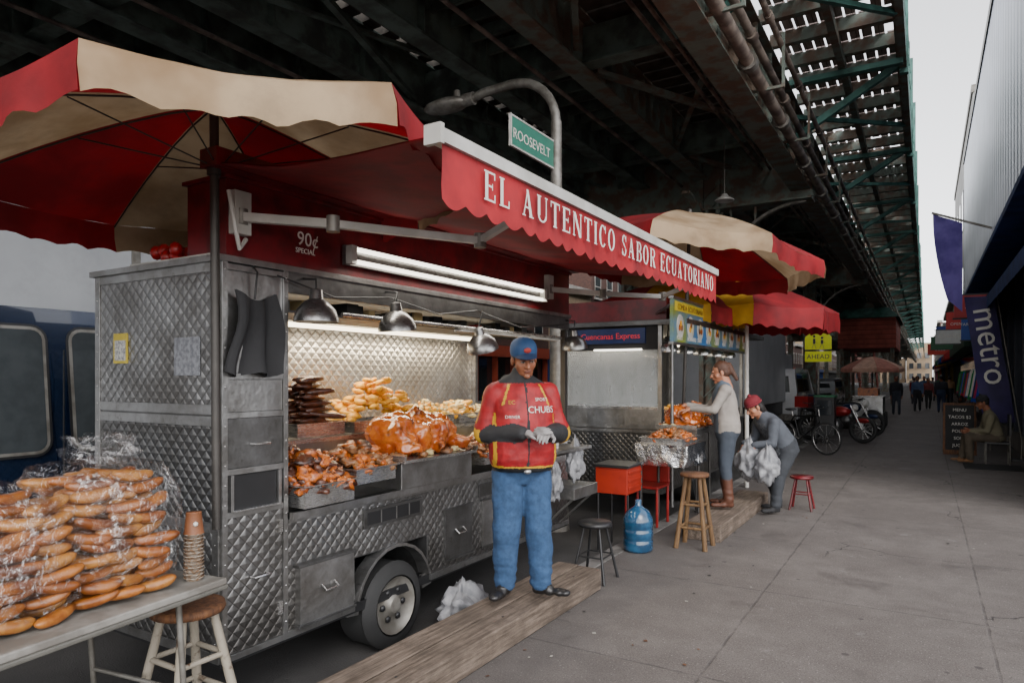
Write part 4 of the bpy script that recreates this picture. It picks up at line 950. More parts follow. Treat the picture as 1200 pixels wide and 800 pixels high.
def bicycle(name,x,y,ang,motor=False,col='#222222'):
    s=MB(name); M_=Matrix.Translation((x,y,0))@Matrix.Rotation(ang,4,'Z'); mc=mat(name+'_paint_%d'%int(y*10),H(col),.35,.3)
    r=.33 if not motor else .29; wb=1.04 if not motor else 1.3; tr=.018 if not motor else .055
    P=lambda a,b_,c:M_@V((a,b_,c))
    for cx in (0,wb):
        pts=[P(cx+r*math.cos(2*math.pi*k/28),0,r+tr+r*math.sin(2*math.pi*k/28)) for k in range(28)]
        s.tube(pts,tr,Mrub,6,closed=True); s.tube([P(cx+(r-.03)*math.cos(2*math.pi*k/28),0,r+tr+(r-.03)*math.sin(2*math.pi*k/28)) for k in range(28)],.01,MSb,5,closed=True)
        for k in range(12): a=2*math.pi*k/12; s.tube([P(cx,0,r+tr),P(cx+(r-.03)*math.cos(a),0,r+tr+(r-.03)*math.sin(a))],.003 if not motor else .012,MSb,4)
        s.cyl(P(cx,-.05,r+tr),P(cx,.05,r+tr),.03,.03,MSd,8)
    if not motor:
        bb=P(.42,0,.3);st=P(.28,0,.8);hd=P(.88,0,.82);h2=P(.9,0,.7);rw=P(0,0,r+tr);fw=P(wb,0,r+tr)
        for a,b_ in ((bb,st),(st,hd),(bb,h2),(rw,bb),(rw,st),(h2,fw),(hd,h2)): s.tube([a,b_],.016,mc,7)
        s.tube([P(.25,0,.8),P(.22,0,.92)],.012,MSb,6); s.ell(P(.2,0,.94),(.13,.06,.03),Mblack); s.tube([P(.88,0,.82),P(.86,0,.98)],.012,MSb,6)
        s.tube([P(.8,-.28,1.0),P(.88,-.15,.98),P(.88,.15,.98),P(.8,.28,1.0)],.012,Mblack,6); s.cyl(P(.42,-.01,.3),P(.42,.01,.3),.09,.09,MSd,14)
        for sg in (1,-1): s.tube([P(.42,0,.3),P(.42+sg*.14,sg*.1,.3-sg*.08)],.01,MSd,5)
    else:
        s.ell(P(.75,0,.78),(.26,.14,.13),mc,M_.to_3x3(),3); s.ell(P(.25,0,.8),(.38,.13,.07),Mblack,M_.to_3x3(),3); s.ell(P(.6,0,.42),(.22,.15,.18),MSd,M_.to_3x3(),2,.2)
        s.tube([P(wb,.06,r+.05),P(1.02,.06,.95)],.022,MSb,8); s.tube([P(wb,-.06,r+.05),P(1.02,-.06,.95)],.022,MSb,8); s.tube([P(.85,-.36,1.02),P(1.0,-.2,1.0),P(1.0,.2,1.0),P(.85,.36,1.02)],.015,Mblack,6)
        s.ell(P(1.1,0,.88),(.09,.09,.09),Mwhite,None,2); s.tube([P(.5,-.16,.3),P(-.15,-.18,.36)],.04,MSb,8); s.bar(P(0,.07,r+.05),P(.5,.07,.42),.05,.03,mc); s.bar(P(0,-.07,r+.05),P(.2,-.1,.75),.03,.03,MSb)
        s.ell(P(wb,0,.58),(.22,.07,.08),mc,M_.to_3x3(),2); s.box((-.35,-.18,.86),(.0,.18,1.15),mc,M_)
    return s.finish()
bicycle('bicycle',-2.75,16.3,rad(-25),False,'#1a1a1a')
bicycle('motorcycle',-2.6,19.5,rad(-15),True,'#8a1c1c'); bicycle('motorcycle',-2.55,21.6,rad(-10),True,'#1c2a4a'); bicycle('bicycle',-2.3,18.2,rad(100),False,'#333333'); bicycle('motorcycle',-2.6,23.4,rad(-18),True,'#222222')
# ============================================================ lamp, signs
s=MB('street_lamp'); lx,ly=-3.75,7.2
s.tube([(lx,ly,-.15),(lx,ly,4.68)],[.09,.065],Mgrey,14)
pts=[(lx,ly,4.66)]+[(lx-.6+.6*math.cos(t),ly,4.66+.6*math.sin(t)) for t in [math.pi/2*k/8 for k in range(1,9)]]+[(lx-1.0,ly,5.25),(lx-1.2,ly,5.21)]
s.tube(pts,.055,Mgrey,12); s.cyl((lx,ly,-.15),(lx,ly,.35),.16,.12,Mgrey,12)
s.tube([(lx-1.18,ly,5.21),(lx-1.34,ly,5.21)],.08,Mgrey,12)
s.lathe([(0,.11),(.1,.1),(.18,.05),(.2,.0),(.16,-.05),(.05,-.09),(0,-.09)],(0,0,0),Mgrey,20,Matrix.Translation((lx-1.62,ly,5.19))@Matrix.Diagonal((1.8,.85,.9,1)))
s.cyl((lx-1.45,ly,5.27),(lx-1.45,ly,5.36),.05,.04,Mgrey,10)
Msg=mat('street_sign_green',H('#387563'),.4,var=.1)
s.box((lx-.02,ly-1.02,4.12),(lx+.0,ly-.07,4.42),Msg); s.box((lx-.025,ly-1.04,4.1),(lx+.004,ly-1.02,4.44),Mwhite)
s.box((lx-.025,ly-1.02,4.421),(lx+.004,ly-.05,4.44),Mwhite); s.box((lx-.025,ly-1.02,4.1),(lx+.004,ly-.05,4.119),Mwhite)
s.text('ROOSEVELT',.155,facing_x(ly-1.0,4.2,lx+.003),Mlet,.001); s.box((lx-.03,ly-.06,4.2),(lx+.02,ly-.03,4.36),Mgrey)
s.finish()
s=MB('school_crossing_sign'); sx,sy=-2.55,20.6; My=mat('fluorescent_yellow',H('#e3e71c'),.5,var=.05)
s.tube([(sx,sy,.005),(sx,sy,3.0)],.03,Mgrey,8)
def ext(pts,y,t,m): s.add([(a,y,b_) for a,b_ in pts]+[(a,y+t,b_) for a,b_ in pts],[tuple(range(len(pts))),tuple(range(2*len(pts)-1,len(pts)-1,-1))]+[(i+len(pts),(i+1)%len(pts)+len(pts),(i+1)%len(pts),i) for i in range(len(pts))],m)
ext([(sx-.34,2.42),(sx+.34,2.42),(sx+.34,2.76),(sx,3.12),(sx-.34,2.76)],sy-.05,.01,My)
s.box((sx-.34,sy-.05,2.08),(sx+.34,sy-.04,2.37),My); s.text('AHEAD',.175,facing_ny(sx,2.165,sy-.053),Mblack,.001,'CENTER')
for dx,k in ((-.1,.85),(.1,.7)):
    s.cyl((sx+dx,sy-.06,2.53+.3*k),(sx+dx,sy-.052,2.53+.3*k),.034,.034,Mblack,10); s.box((sx+dx-.03,sy-.06,2.58),(sx+dx+.03,sy-.052,2.5+.26*k),Mblack); s.bar((sx+dx-.01,sy-.056,2.58),(sx+dx-.06,sy-.056,2.45),.026,.006,Mblack); s.bar((sx+dx+.01,sy-.056,2.58),(sx+dx+.05,sy-.056,2.45),.026,.006,Mblack); s.bar((sx+dx,sy-.056,2.66),(sx+dx+.08,sy-.056,2.6),.018,.006,Mblack)
s.finish()
s=MB('newspaper_box'); s.box((-2.4,18.7,.2),(-1.95,19.15,1.15),Mblack); s.box((-2.35,18.685,.7),(-2.0,18.699,1.08),Mwin); s.box((-2.43,18.67,1.151),(-1.92,19.18,1.2),mat('green_plastic',H('#1f6a44'),.5)); s.box((-2.25,18.8,.0045),(-2.1,19.05,.2),Mblack); s.finish(.01)
s=MB('planter_barrel'); s.lathe([(0,0),(.25,0),(.3,.5),(.28,.52),(0,.5)],(-2.2,24.5,0),Mpole,16); s.finish()
Mpur=mat('purple_banner_cloth',H('#372c60'),.7,col2=H('#261f48'),scale=2,bmp=.3,bs=5)
s=MB('advertising_banner'); k_=16.7/14.5; yb_=16.7
q=lambda x,z:V((x*k_,yb_,1.65+(z-1.65)*k_))
a,b_,c,d=q(.58,3.07),q(1.01,3.07),q(1.315,.87),q(.86,.87)
P=[[a.lerp(b_,u/6).lerp(d.lerp(c,u/6),t/12)+V((0,.04*math.sin(t*.9+u*.5),0)) for u in range(7)] for t in range(13)]
s.grid(P,Mpur)
dirv=(c-b_).normalized(); up=V((dirv.z*-1,0,dirv.x)); o_=a.lerp(d,.1).lerp(b_.lerp(c,.1),.22)
Mt=Matrix(((dirv.x,up.x,0,o_.x),(0,0,-1,yb_-.06),(dirv.z,up.z,0,o_.z),(0,0,0,1)))
s.text('metro',.62,Mt,Mlet,.002); s.tube([b_+V((.04,.03,.1)),c+V((.1,.03,-.35))],.014,Mgrey,6); s.cyl(c+V((.1,.03,-.35)),(c.x+.1,yb_+.03,0),.02,.02,Mgrey,8); s.box((1.45,yb_-.15,0.004),(1.74,yb_+.2,.04),Mblack); s.finish()
s=MB('purple_awning_flap'); Mpu2=mat('violet_cloth',H('#7a6ab8'),.7,col2=H('#584a94'),scale=2,trans=.3)
P=[[V((.12+.5*u/5+.25*(t/8)**2*(1-u/5),16.2+.04*math.sin(u*1.3+t),4.95-.25*u/5-(1.75*t/8))) for u in range(6)] for t in range(9)]
s.grid(P,Mpu2); s.bar((.1,16.2,4.97),(1.1,16.2,4.55),.04,.04,Mgrey); s.finish()
s=MB('menu_sandwich_board'); x,y=.62,17.4; s.add([(x-.3,y,0),(x+.3,y,0),(x+.3,y+.2,1.1),(x-.3,y+.2,1.1),(x-.3,y+.55,0),(x+.3,y+.55,0),(x+.3,y+.23,1.1),(x-.3,y+.23,1.1)],[(0,1,2,3),(5,4,7,6)],MW)
Mbb=mat('blackboard',(.02,.02,.02),.8)
s.add([(x-.26,y+.012,.1),(x+.26,y+.012,.1),(x+.26,y+.182,1.05),(x-.26,y+.182,1.05)],[(0,1,2,3)],Mbb)
tl=math.atan2(.2,1.1)
for k,t_ in enumerate(('MENU','TACOS $2','ARROZ','POLLO','SOPA','JUGOS')):
    z=.92-k*.15; s.text(t_,.09,Matrix.Translation((x,y+.2*z/1.1-.01,z))@Matrix.Rotation(rad(90)-tl,4,'X'),Mlet,.001,'CENTER')
s.finish()
# ============================================================ PEOPLE
def cap_pts(p0,p1,r0,r1,n=14,k=5,flat=1.):
    p0=V(p0);p1=V(p1);d=p1-p0; L=d.length; d.normalize(); a,u=frame(d); vs=[];fs=[]; rings=[]
    for i in range(k+1): t=math.pi/2*(i/k); rings.append((-r0*math.cos(t)*1.0,max(r0*math.sin(t),1e-4)))
    for i in range(k+1): t=math.pi/2*(i/k); rings.append((L+r1*math.sin(t),max(r1*math.cos(t),1e-4)))
    for z,r_ in rings:
        for j in range(n): t=2*math.pi*j/n; vs.append(p0+d*z+(a*math.cos(t)+u*math.sin(t)*flat)*r_)
    m=len(rings)
    for i in range(m-1):
        for j in range(n): j2=(j+1)%n; fs.append((i*n+j,i*n+j2,(i+1)*n+j2,(i+1)*n+j))
    fs.append(tuple(range(n-1,-1,-1))); fs.append(tuple((m-1)*n+j for j in range(n)))
    return vs,fs
class Acc:
    def __init__(s): s.v=[];s.f=[]
    def add(s,vf): o=len(s.v); s.v+=vf[0]; s.f+=[tuple(o+i for i in f) for f in vf[1]]
    def ell(s,c,r,M_=None):
        vs,fs=ico(3); c=V(c); s.add(([c+((M_@V((v.x*r[0],v.y*r[1],v.z*r[2]))) if M_ else V((v.x*r[0],v.y*r[1],v.z*r[2]))) for v in vs],fs))
    def loft(s,rings,n=24):
        vs=[];fs=[];k=len(rings)
        for i,(c,hw,hd) in enumerate(rings):
            c=V(c); d=V(rings[min(i+1,k-1)][0])-V(rings[max(i-1,0)][0]); d.normalize(); X=V((1,0,0)); X=(X-d*X.dot(d)).normalized(); Y=d.cross(X)
            for j in range(n):
                t=2*math.pi*j/n; cx,sx_=math.cos(t),math.sin(t); cx=math.copysign(abs(cx)**.85,cx); sx_=math.copysign(abs(sx_)**.85,sx_)
                vs.append(c+X*hw*cx+Y*hd*sx_)
        for i in range(k-1):
            for j in range(n): j2=(j+1)%n; fs.append((i*n+j,i*n+j2,(i+1)*n+j2,(i+1)*n+j))
        fs.append(tuple(range(n-1,-1,-1))); fs.append(tuple((k-1)*n+j for j in range(n))); s.add((vs,fs))
def head(mb,M_,skin,hair,hat=None,hatc=None,long=False,vox=.0045,pony=False,brim=None):
    A_=Acc()
    A_.ell((0,.018,.028),(.076,.094,.088)); A_.ell((0,-.018,-.03),(.065,.07,.08)); A_.ell((0,-.032,-.078),(.05,.048,.034)); A_.ell((.034,-.045,-.03),(.032,.03,.032)); A_.ell((-.034,-.045,-.03),(.032,.03,.032))
    A_.add(cap_pts((0,-.082,.012),(0,-.107,-.03),.008,.0145)); A_.ell((.013,-.094,-.034),(.009,.011,.008)); A_.ell((-.013,-.094,-.034),(.009,.011,.008))
    A_.add(cap_pts((-.034,-.08,.022),(.034,-.08,.022),.01,.01)); A_.ell((0,-.08,-.062),(.026,.018,.014)); A_.ell((0,-.072,-.1),(.022,.02,.016))
    for sx in (-1,1): A_.ell((sx*.078,.012,-.012),(.01,.02,.033))
    A_.add(cap_pts((0,.02,-.05),(0,.035,-.19),.06,.065))
    ov,of=remesh(A_.v,A_.f,vox,2); mb.add(ov,of,skin,True,M_)
    T3=M_.to_3x3()
    for sx in (-1,1):
        mb.ell(M_@V((sx*.031,-.0835,.0)),(.0135,.006,.0048),Meye,T3,2); mb.ell(M_@V((sx*.031,-.0885,-.0)),(.0058,.003,.005),Miris,T3,2)
        v,f=cap_pts((sx*.018,-.0885,.006),(sx*.045,-.083,.005),.0034,.0024); mb.add(v,f,Miris,True,M_)
        v,f=cap_pts((sx*.016,-.0915,.021),(sx*.048,-.086,.022),.0045,.003); mb.add(v,f,hair,True,M_)
    for z,w,r_ in ((-.058,.02,.0035),(-.065,.017,.0042)):
        v,f=cap_pts((-w,-.095,z),(w,-.095,z),r_,r_); mb.add(v,f,Mlip,True,M_)
    B=Acc(); B.ell((0,.03,.036),(.085,.098,.093)); 
    if long: B.ell((0,.06,-.03),(.082,.06,.11)); B.add(cap_pts((0,.07,-.05),(0,.1,-.2),.06,.03))
    if pony: B.add(cap_pts((0,.11,.05),(.0,.16,-.12),.04,.02)); B.ell((0,.05,-.01),(.08,.07,.07))
    if not long and not pony: B.ell((0,.05,-.02),(.078,.06,.06))
    hv,hf=remesh(B.v,B.f,.006,1)
    keep=[f for f in hf if not (sum(hv[i].y for i in f)/len(f)<-.02 and sum(hv[i].z for i in f)/len(f)<.062)]
    mb.add(hv,keep,hair,True,M_)
    if hat:
        prof=[(.091,.03),(.094,.05),(.0925,.075),(.085,.1),(.07,.12),(.045,.134),(.02,.14),(0,.141)]
        mb.lathe(prof,(0,0,0),hat,28,M_@Matrix.Translation((0,.016,0))@Matrix.Diagonal((.96,1.13,1,1)))
        if brim:
            P=[]
            for i in range(13):
                a=math.pi*(i/12); row=[]
                for k in range(6):
                    t=k/5; row.append(M_@V((-math.cos(a)*.08,-.0-math.sin(a)*(.09+.066*t*math.sin(a)**.5),.045+.012*math.sin(a)-.022*t*math.sin(a)-.018*math.cos(a)**2)))
                P.append(row)
            mb.grid(P,brim); mb.grid([[p+V((0,0,.004)) for p in r] for r in P],brim)
            mb.ell(M_@V((0,-.086,.078)),(.026,.008,.019),hatc,T3,2); mb.ell(M_@V((0,.016,.142)),(.008,.008,.004),hat,T3,1)
        else:
            mb.tube([M_@V((.09*math.cos(2*math.pi*k/20),.016+.1*math.sin(2*math.pi*k/20),.04)) for k in range(20)],.014,hat,8,closed=True)
            mb.ell(M_@V((0,.016,.145)),(.025,.025,.025),hat,None,2,.3,6)
def hand(mb,w,d,nrm,side,mt,curl=.5,vox=.004,sc_=1.,fine=True):
    d=V(d).normalized(); nrm=V(nrm); nrm=(nrm-d*nrm.dot(d)).normalized(); wx=d.cross(nrm)*side; w=V(w); A_=Acc()
    Pm=lambda a,b_,c: w+(wx*a+d*b_+nrm*c)*sc_
    A_.add(cap_pts(Pm(0,-.02,0),Pm(0,.02,0),.026*sc_,.028*sc_))
    for a in (-.027,-.009,.009,.027): A_.add(cap_pts(Pm(a*.7,.015,0),Pm(a,.085,0),.016*sc_,.0125*sc_))
    for k,(a,L) in enumerate(((-.029,.068),(-.0098,.08),(.0098,.075),(.029,.058))):
        p=Pm(a,.088,0); an=curl*.4
        for sg,r0,r1 in ((.45,.0098,.009),(.32,.009,.0082),(.23,.0082,.007)):
            q=p+(d*math.cos(an)+nrm*math.sin(an)+wx*(a*1.2))*L*sg*sc_; A_.add(cap_pts(p,q,r0*sc_,r1*sc_,10,3)); p=q; an+=curl*(.9+.1*k)
    p=Pm(-.03,.022,.005); q=Pm(-.058,.055,.018); r_=Pm(-.06,.085,.03); A_.add(cap_pts(Pm(-.01,.01,0),p,.018*sc_,.015*sc_)); A_.add(cap_pts(p,q,.0135*sc_,.0115*sc_,10,3)); A_.add(cap_pts(q,r_,.011*sc_,.009*sc_,10,3))
    if fine: ov,of=remesh(A_.v,A_.f,vox,1); mb.add(ov,of,mt,True)
    else: mb.add(A_.v,A_.f,mt,True)
def person(name,loc,phi,J,mats,vox=.011,fine=True,scale=1.,region=None,wr=.006):
    W=Matrix.Translation(loc)@Matrix.Rotation(phi,4,'Z')@Matrix.Scale(scale,4)
    mb=MB(name); A_=Acc(); segs=[]
    A_.loft(J['torso'])
    def limb(a,b_,r0,r1,key,flat=1.): A_.add(cap_pts(a,b_,r0,r1,16,6,flat)); segs.append((V(a),V(b_),r0,r1,key))
    r=J.get('r',{})
    for s_ in 'RL':
        sh,el_,wr_=J['arm'+s_]; hp,kn,an=J['leg'+s_]
        ru,re,rw=r.get('arm',(.066,.052,.038)); limb(sh,el_,ru,re,'sleeve'); limb(el_,wr_,re*.97,rw,'fore')
        rt,rk,ra=r.get('leg',(.095,.068,.06)); limb(hp,kn,rt,rk,'thigh'); limb(kn,an,rk,ra,'shin')
        fd=V(J['foot'+s_]).normalized(); a=V(an); base_=V((a.x,a.y,a.z-.045))
        A_.ell(base_+V((0,0,.0)),(.045,.045,.045)); fz=V((base_.x,base_.y,a.z-.058))
        for t,rx,rz in ((-.03,.036,.032),(.06,.040,.034),(.13,.044,.028),(.17,.038,.024)):
            A_.ell(fz+fd*t,(rx,rx,rz)); 
        segs.append((fz-fd*.04,fz+fd*.2,.05,.05,'shoe')); segs.append((base_,fz,.055,.05,'shoe'))
    tr=J['torso']
    A_.add(cap_pts(J['armR'][0],J['armL'][0],.07,.07)); A_.add(cap_pts(tr[-2][0],tr[-1][0],.075,.062))
    for x in J.get('extra',()): A_.add(cap_pts(*x))
    ov,of=remesh(A_.v,A_.f,vox,3)
    def fold(v):
        q=noise.noise(V((v.x*5,v.y*5,v.z*8)))+.9*(.5-abs(noise.noise(V((v.x*11,v.y*11,v.z*16)))))
        if v.z<.26 and v.z>.1: q+=.45*math.sin(v.z*85+v.x*26+2*noise.noise(v*9))
        elif .4<v.z<.56: q+=.22*math.sin(v.z*62+v.y*30+v.x*18+2*noise.noise(v*8))
        return noise.noise_vector(V((v.x*8,v.y*8,v.z*7)))*wr*.8+V((v.x,v.y,0)).normalized()*(q*wr*.6)
    ov=[v+fold(v) if v.z>.1 else v for v in ov]
    keys=[]
    def segd(c,a,b_,r0,r1):
        ab=b_-a; t=max(0,min(1,(c-a).dot(ab)/max(ab.length_squared,1e-9))); return (c-(a+ab*t)).length-(r0+(r1-r0)*t),t
    for f in of:
        c=sum((ov[i] for i in f),V())/len(f); best=(9,'torso',0)
        for a,b_,r0,r1,key in segs:
            d_,t=segd(c,a,b_,r0,r1)
            if d_<best[0]: best=(d_,key,t)
        for i in range(len(tr)-1):
            (a,w0,d0),(b_,w1,d1)=tr[i],tr[i+1]; a=V(a);b_=V(b_); ab=b_-a; t=max(0,min(1,(c-a).dot(ab)/ab.length_squared)); q=c-(a+ab*t); hw=w0+(w1-w0)*t; hd=d0+(d1-d0)*t
            d_=(math.sqrt((q.x/hw)**2+((q.yz.length)/hd)**2)-1)*min(hw,hd)
            if d_<best[0]: best=(d_,'torso%d'%i,t)
        k=region(c,best[1],best[2]) if region else None
        if k is None:
            k=best[1]
            if k.startswith('torso'): k='hips' if int(k[5:])<J.get('hem',2) else 'torso'
            if k in('thigh','shin','hips'): k='pants'
            if k=='sleeve': k='torso'
        keys.append(mats[k] if k in mats else mats['torso'])
    mb.add(ov,of,keys,True,W)
    bvh=BVHTree.FromPolygons([W@v for v in ov],of)
    hm=W@Matrix.Translation(J['head'])@Matrix.Rotation(J.get('hyaw',0),4,'Z')@Matrix.Rotation(J.get('hpitch',0),4,'X')@Matrix.Rotation(J.get('hroll',0),4,'Y')
    head(mb,hm,mats['skin'],mats['hair'],mats.get('hat'),mats.get('hatlogo'),J.get('long'),.0045 if fine else .012,J.get('pony'),mats.get('brim'))
    for s_,sd in (('R',1),('L',-1)):
        h=J.get('hand'+s_)
        el_,wr_=V(J['arm'+s_][1]),V(J['arm'+s_][2]); d=(wr_-el_).normalized() if not h else V(h[0]); n_=V(h[1]) if h else V((0,-1,0)); c=h[2] if h else .5
        R3=(Matrix.Rotation(phi,3,'Z')); hand(mb,W@(wr_+d*.02),R3@d,R3@n_,sd,mats.get('glove',mats['skin']),c,.004 if fine else .012,scale,fine)
    return mb,W,bvh
J=dict(torso=[((0,.0,.78),.10,.10),((0,.0,.85),.168,.135),((0,-.005,.89),.188,.15),((0,-.01,.905),.205,.17),((0,-.018,.96),.222,.19),((0,-.02,1.08),.215,.185),((0,-.018,1.2),.208,.172),((0,-.01,1.32),.198,.15),((0,.0,1.41),.16,.115),((0,.01,1.47),.085,.08),((0,.005,1.51),.06,.06)],
 armR=((-.175,.0,1.37),(-.25,.03,1.11),(-.05,-.24,1.13)),armL=((.175,.0,1.375),(.262,-.01,1.11),(.115,-.27,1.13)),
 legR=((-.09,.0,.84),(-.105,-.03,.47),(-.105,.03,.12)),legL=((.09,.0,.84),(.108,-.035,.47),(.135,-.01,.12)),footR=(-.6,-.8,0),footL=(.8,-.6,0),
 r=dict(arm=(.08,.066,.046),leg=(.115,.09,.074)),hem=2,head=(.01,-.04,1.605),hyaw=rad(2),hpitch=rad(16),hroll=rad(-5),
 extra=[((-.08,.055,1.455),(.08,.055,1.455),.048,.048),((-.075,.0,1.46),(-.03,-.09,1.415),.03,.022),((.075,.0,1.46),(.03,-.09,1.415),.03,.022),((-.13,.01,1.405),(-.03,.02,1.46),.06,.06),((.13,.01,1.405),(.03,.02,1.46),.06,.06)],
 handR=((.8,-.45,-.1),(.1,-.3,-1),.45),handL=((-.45,-.75,-.05),(-.3,-.2,-1),.5))
def reg(c,k,t):
    if k=='fore': return 'fore' if t>.03 else 'torso'
    if k=='sleeve':
        if t>.92: return 'trim'
        if abs(c.y-.015)<.008 and t<.8: return 'trim'
        return 'torso'
    if k.startswith('torso'):
        if c.z>1.445: return 'fore'
        if c.z>.898: 
            if c.z<.911: return 'trim'
            if abs(c.x)<.008 and c.y<0: return 'fore'
            if c.y<0 and 1.3<c.z<1.44 and abs(abs(c.x)-.10-(1.44-c.z)*.4)<.007: return 'trim'
            if abs(abs(c.x)-.2)<.009 and c.y<-.04 and c.z<1.25: return 'trim'
            return 'torso'
        if .868<c.z: return 'belt'
        return 'pants'
    return None
mats=dict(torso=Mjacket,fore=Mblackc,pants=Mjean,shoe=mat('black_leather',(.015,.014,.014),.35),skin=Mskin,hair=Mhair,hat=mat('blue_cap',H('#1f426b'),.7,bmp=.3,bs=30),brim=mat('navy_brim',H('#182f50'),.7),hatlogo=mat('cap_logo',H('#a02e25'),.6),trim=Myel,belt=Mblack,glove=Mglove)
mb,W,bvh=person('street_food_vendor',(-2.31,3.93,.167),rad(44),J,mats,.0095,region=reg,wr=.013)
def chest(txt,size,lx,lz,m):
    t=MB('t'); t.text(txt,size,Matrix.Identity(4),m,0,'CENTER'); out=[]
    for v in t.v:
        o=W@V((lx+v.x,-.6,lz+v.y)); d=(W.to_3x3()@V((0,1,0))).normalized(); h=bvh.ray_cast(o,d)
        out.append((h[0]-d*.006) if h[0] else o+d*.42)
    mb.add(out,t.f,m)
chest('CHUBS',.06,.095,1.255,Mlet); chest('SPORT',.03,.1,1.33,Mlet); chest('EC',.036,-.1,1.31,Myel); chest('DRIVER',.028,-.1,1.22,Mlet)
mb.ell(W@V((0,-.165,.878)),(.03,.03,.02),MSb,None,2)
mb.ell(W@V((.06,-.33,1.145)),(.06,.045,.03),Mglove,None,3,.5,2,4)
mb.finish()
Mwc=mat('cream_coat',H('#8f8881'),.85,bmp=.4,bs=15); Mvest=mat('grey_blue_vest',H('#525e6a'),.8,bmp=.4,bs=15)
J=dict(torso=[((0,.0,.76),.12,.1),((0,.0,.86),.17,.14),((0,-.0,.95),.175,.145),((0,-.01,1.05),.16,.135),((0,-.03,1.2),.165,.135),((0,-.04,1.31),.16,.12),((0,-.04,1.38),.12,.09),((0,-.04,1.43),.06,.06)],
 armR=((-.16,-.04,1.34),(-.22,-.18,1.12),(-.14,-.42,1.16)),armL=((.16,-.04,1.34),(.22,-.17,1.12),(.12,-.40,1.13)),
 legR=((-.085,0,.84),(-.1,-.02,.47),(-.1,.02,.115)),legL=((.085,0,.84),(.1,-.03,.47),(.11,.0,.115)),footR=(-.2,-1,0),footL=(.2,-1,0),
 r=dict(arm=(.06,.048,.036),leg=(.098,.066,.057)),hem=2,head=(0,-.08,1.54),hpitch=rad(14),pony=True,handR=((.1,-1,-.2),(0,-.2,-1),.6),handL=((-.1,-1,-.2),(0,-.2,-1),.6))
def reg2(c,k,t):
    if k=='shin' and t>.35: return 'boots'
    if k.startswith('torso') and c.z>.86: return 'vest' if c.y<.03 and abs(c.x)<.12 else 'torso'
    return None
mb,_,_=person('woman_customer',(-1.93,7.9,.167),math.atan2(-.92,.35),J,dict(torso=Mwc,fore=Mwc,pants=mat('grey_jeans',H('#373e48'),.85),shoe=mat('brown_boots',H('#522e1d'),.6),boots=bpy.data.materials['brown_boots'],vest=Mvest,skin=Mskin2,hair=Mhairb),.013,region=reg2,wr=.01)
mb.finish()
# woman bending over with shopping bags
Mgc=mat('grey_coat',H('#484c53'),.85,bmp=.5,bs=14); Mck=mat('checked_apron',H('#6a6c70'),.85,col2=H('#3c3e42'),scale=40)
J=dict(torso=[((0,.06,.66),.12,.11),((0,.06,.74),.175,.15),((0,.03,.84),.175,.15),((0,-.04,.94),.165,.14),((0,-.13,1.05),.17,.135),((0,-.2,1.13),.155,.115),((0,-.25,1.18),.09,.08),((0,-.28,1.21),.06,.06)],
 armR=((-.16,-.19,1.11),(-.22,-.24,.86),(-.14,-.4,.84)),armL=((.16,-.19,1.11),(.22,-.24,.86),(.13,-.42,.84)),
 legR=((-.085,.05,.74),(-.11,-.05,.42),(-.12,.03,.115)),legL=((.085,.05,.74),(.11,-.1,.42),(.12,-.14,.115)),footR=(-.15,-1,0),footL=(.15,-1,0),
 r=dict(arm=(.066,.054,.042),leg=(.1,.074,.062)),hem=2,head=(0,-.36,1.29),hpitch=rad(30),long=True,handR=((.1,-.4,-1),(.2,-1,.3),1.1),handL=((-.1,-.4,-1),(-.2,-1,.3),1.1))
def reg3(c,k,t):
    if k.startswith('torso') and c.y<-.0-(c.z-.74)*.45 and abs(c.x)<.11 and c.z<1.1: return 'apron'
    return None
mb,_,_=person('woman_with_shopping_bags',(-1.52,8.85,0),math.atan2(-.75,.66),J,dict(torso=Mgc,fore=Mgc,apron=Mck,pants=mat('charcoal_trousers',H('#2f3237'),.85),shoe=Mblackc,skin=Mskin2,hair=Mhair,hat=mat('red_knit_hat',H('#6c1822'),.85,bmp=.6,bs=60)),.013,region=reg3,wr=.012)
mb.finish()
def seated(lean,arms,legs,hd,**k):
    L=lean; t=[]
    for z,w,d in ((-.06,.15,.14),(.04,.185,.16),(.14,.175,.15),(.26,.165,.14),(.38,.175,.135),(.46,.15,.11),(.52,.08,.075),(.56,.06,.06)): t.append(((0,-math.sin(L)*z,.48+math.cos(L)*z),w,d))
    J=dict(torso=t,hem=1,footR=(0,-1,0),footL=(0,-1,0)); J.update(arms); J.update(legs); J['head']=hd; J.update(k); return J
J=seated(rad(12),dict(armR=((-.17,-.09,.9),(-.23,-.16,.64),(-.1,-.38,.62)),armL=((.17,-.09,.9),(.23,-.16,.64),(.1,-.38,.62))),
 dict(legR=((-.09,-.02,.5),(-.12,-.44,.52),(-.12,-.5,.115)),legL=((.09,-.02,.5),(.13,-.44,.52),(.13,-.42,.115))),(0,-.2,1.17),hpitch=rad(18),r=dict(arm=(.07,.056,.042),leg=(.105,.08,.065)))
Mol=mat('olive_coat',H('#6f6954'),.85,bmp=.4,bs=14)
mb,_,_=person('seated_man',(1.12,15.85,0),math.atan2(-1,.12),J,dict(torso=Mol,fore=Mol,pants=mat('brown_trousers',H('#544a3d'),.85),shoe=mat('tan_boots',H('#8a6240'),.7),skin=Mskin,hair=Mhair,hat=Mblackc),.016,wr=.01)
mb.finish()
s=MB('folding_chair'); s.box((.95,15.65,.40),(1.35,16.05,.43),Mblack); s.box((1.33,15.65,.55),(1.36,16.05,.95),Mblack)
for x in (.97,1.34):
    for y in (15.67,16.03): s.tube([(x,y,0.015 if y<15.7 else .0),(x,y,.95 if x>1.3 else .4)],.012,Mgrey,6)
s.finish()
random.seed(77)
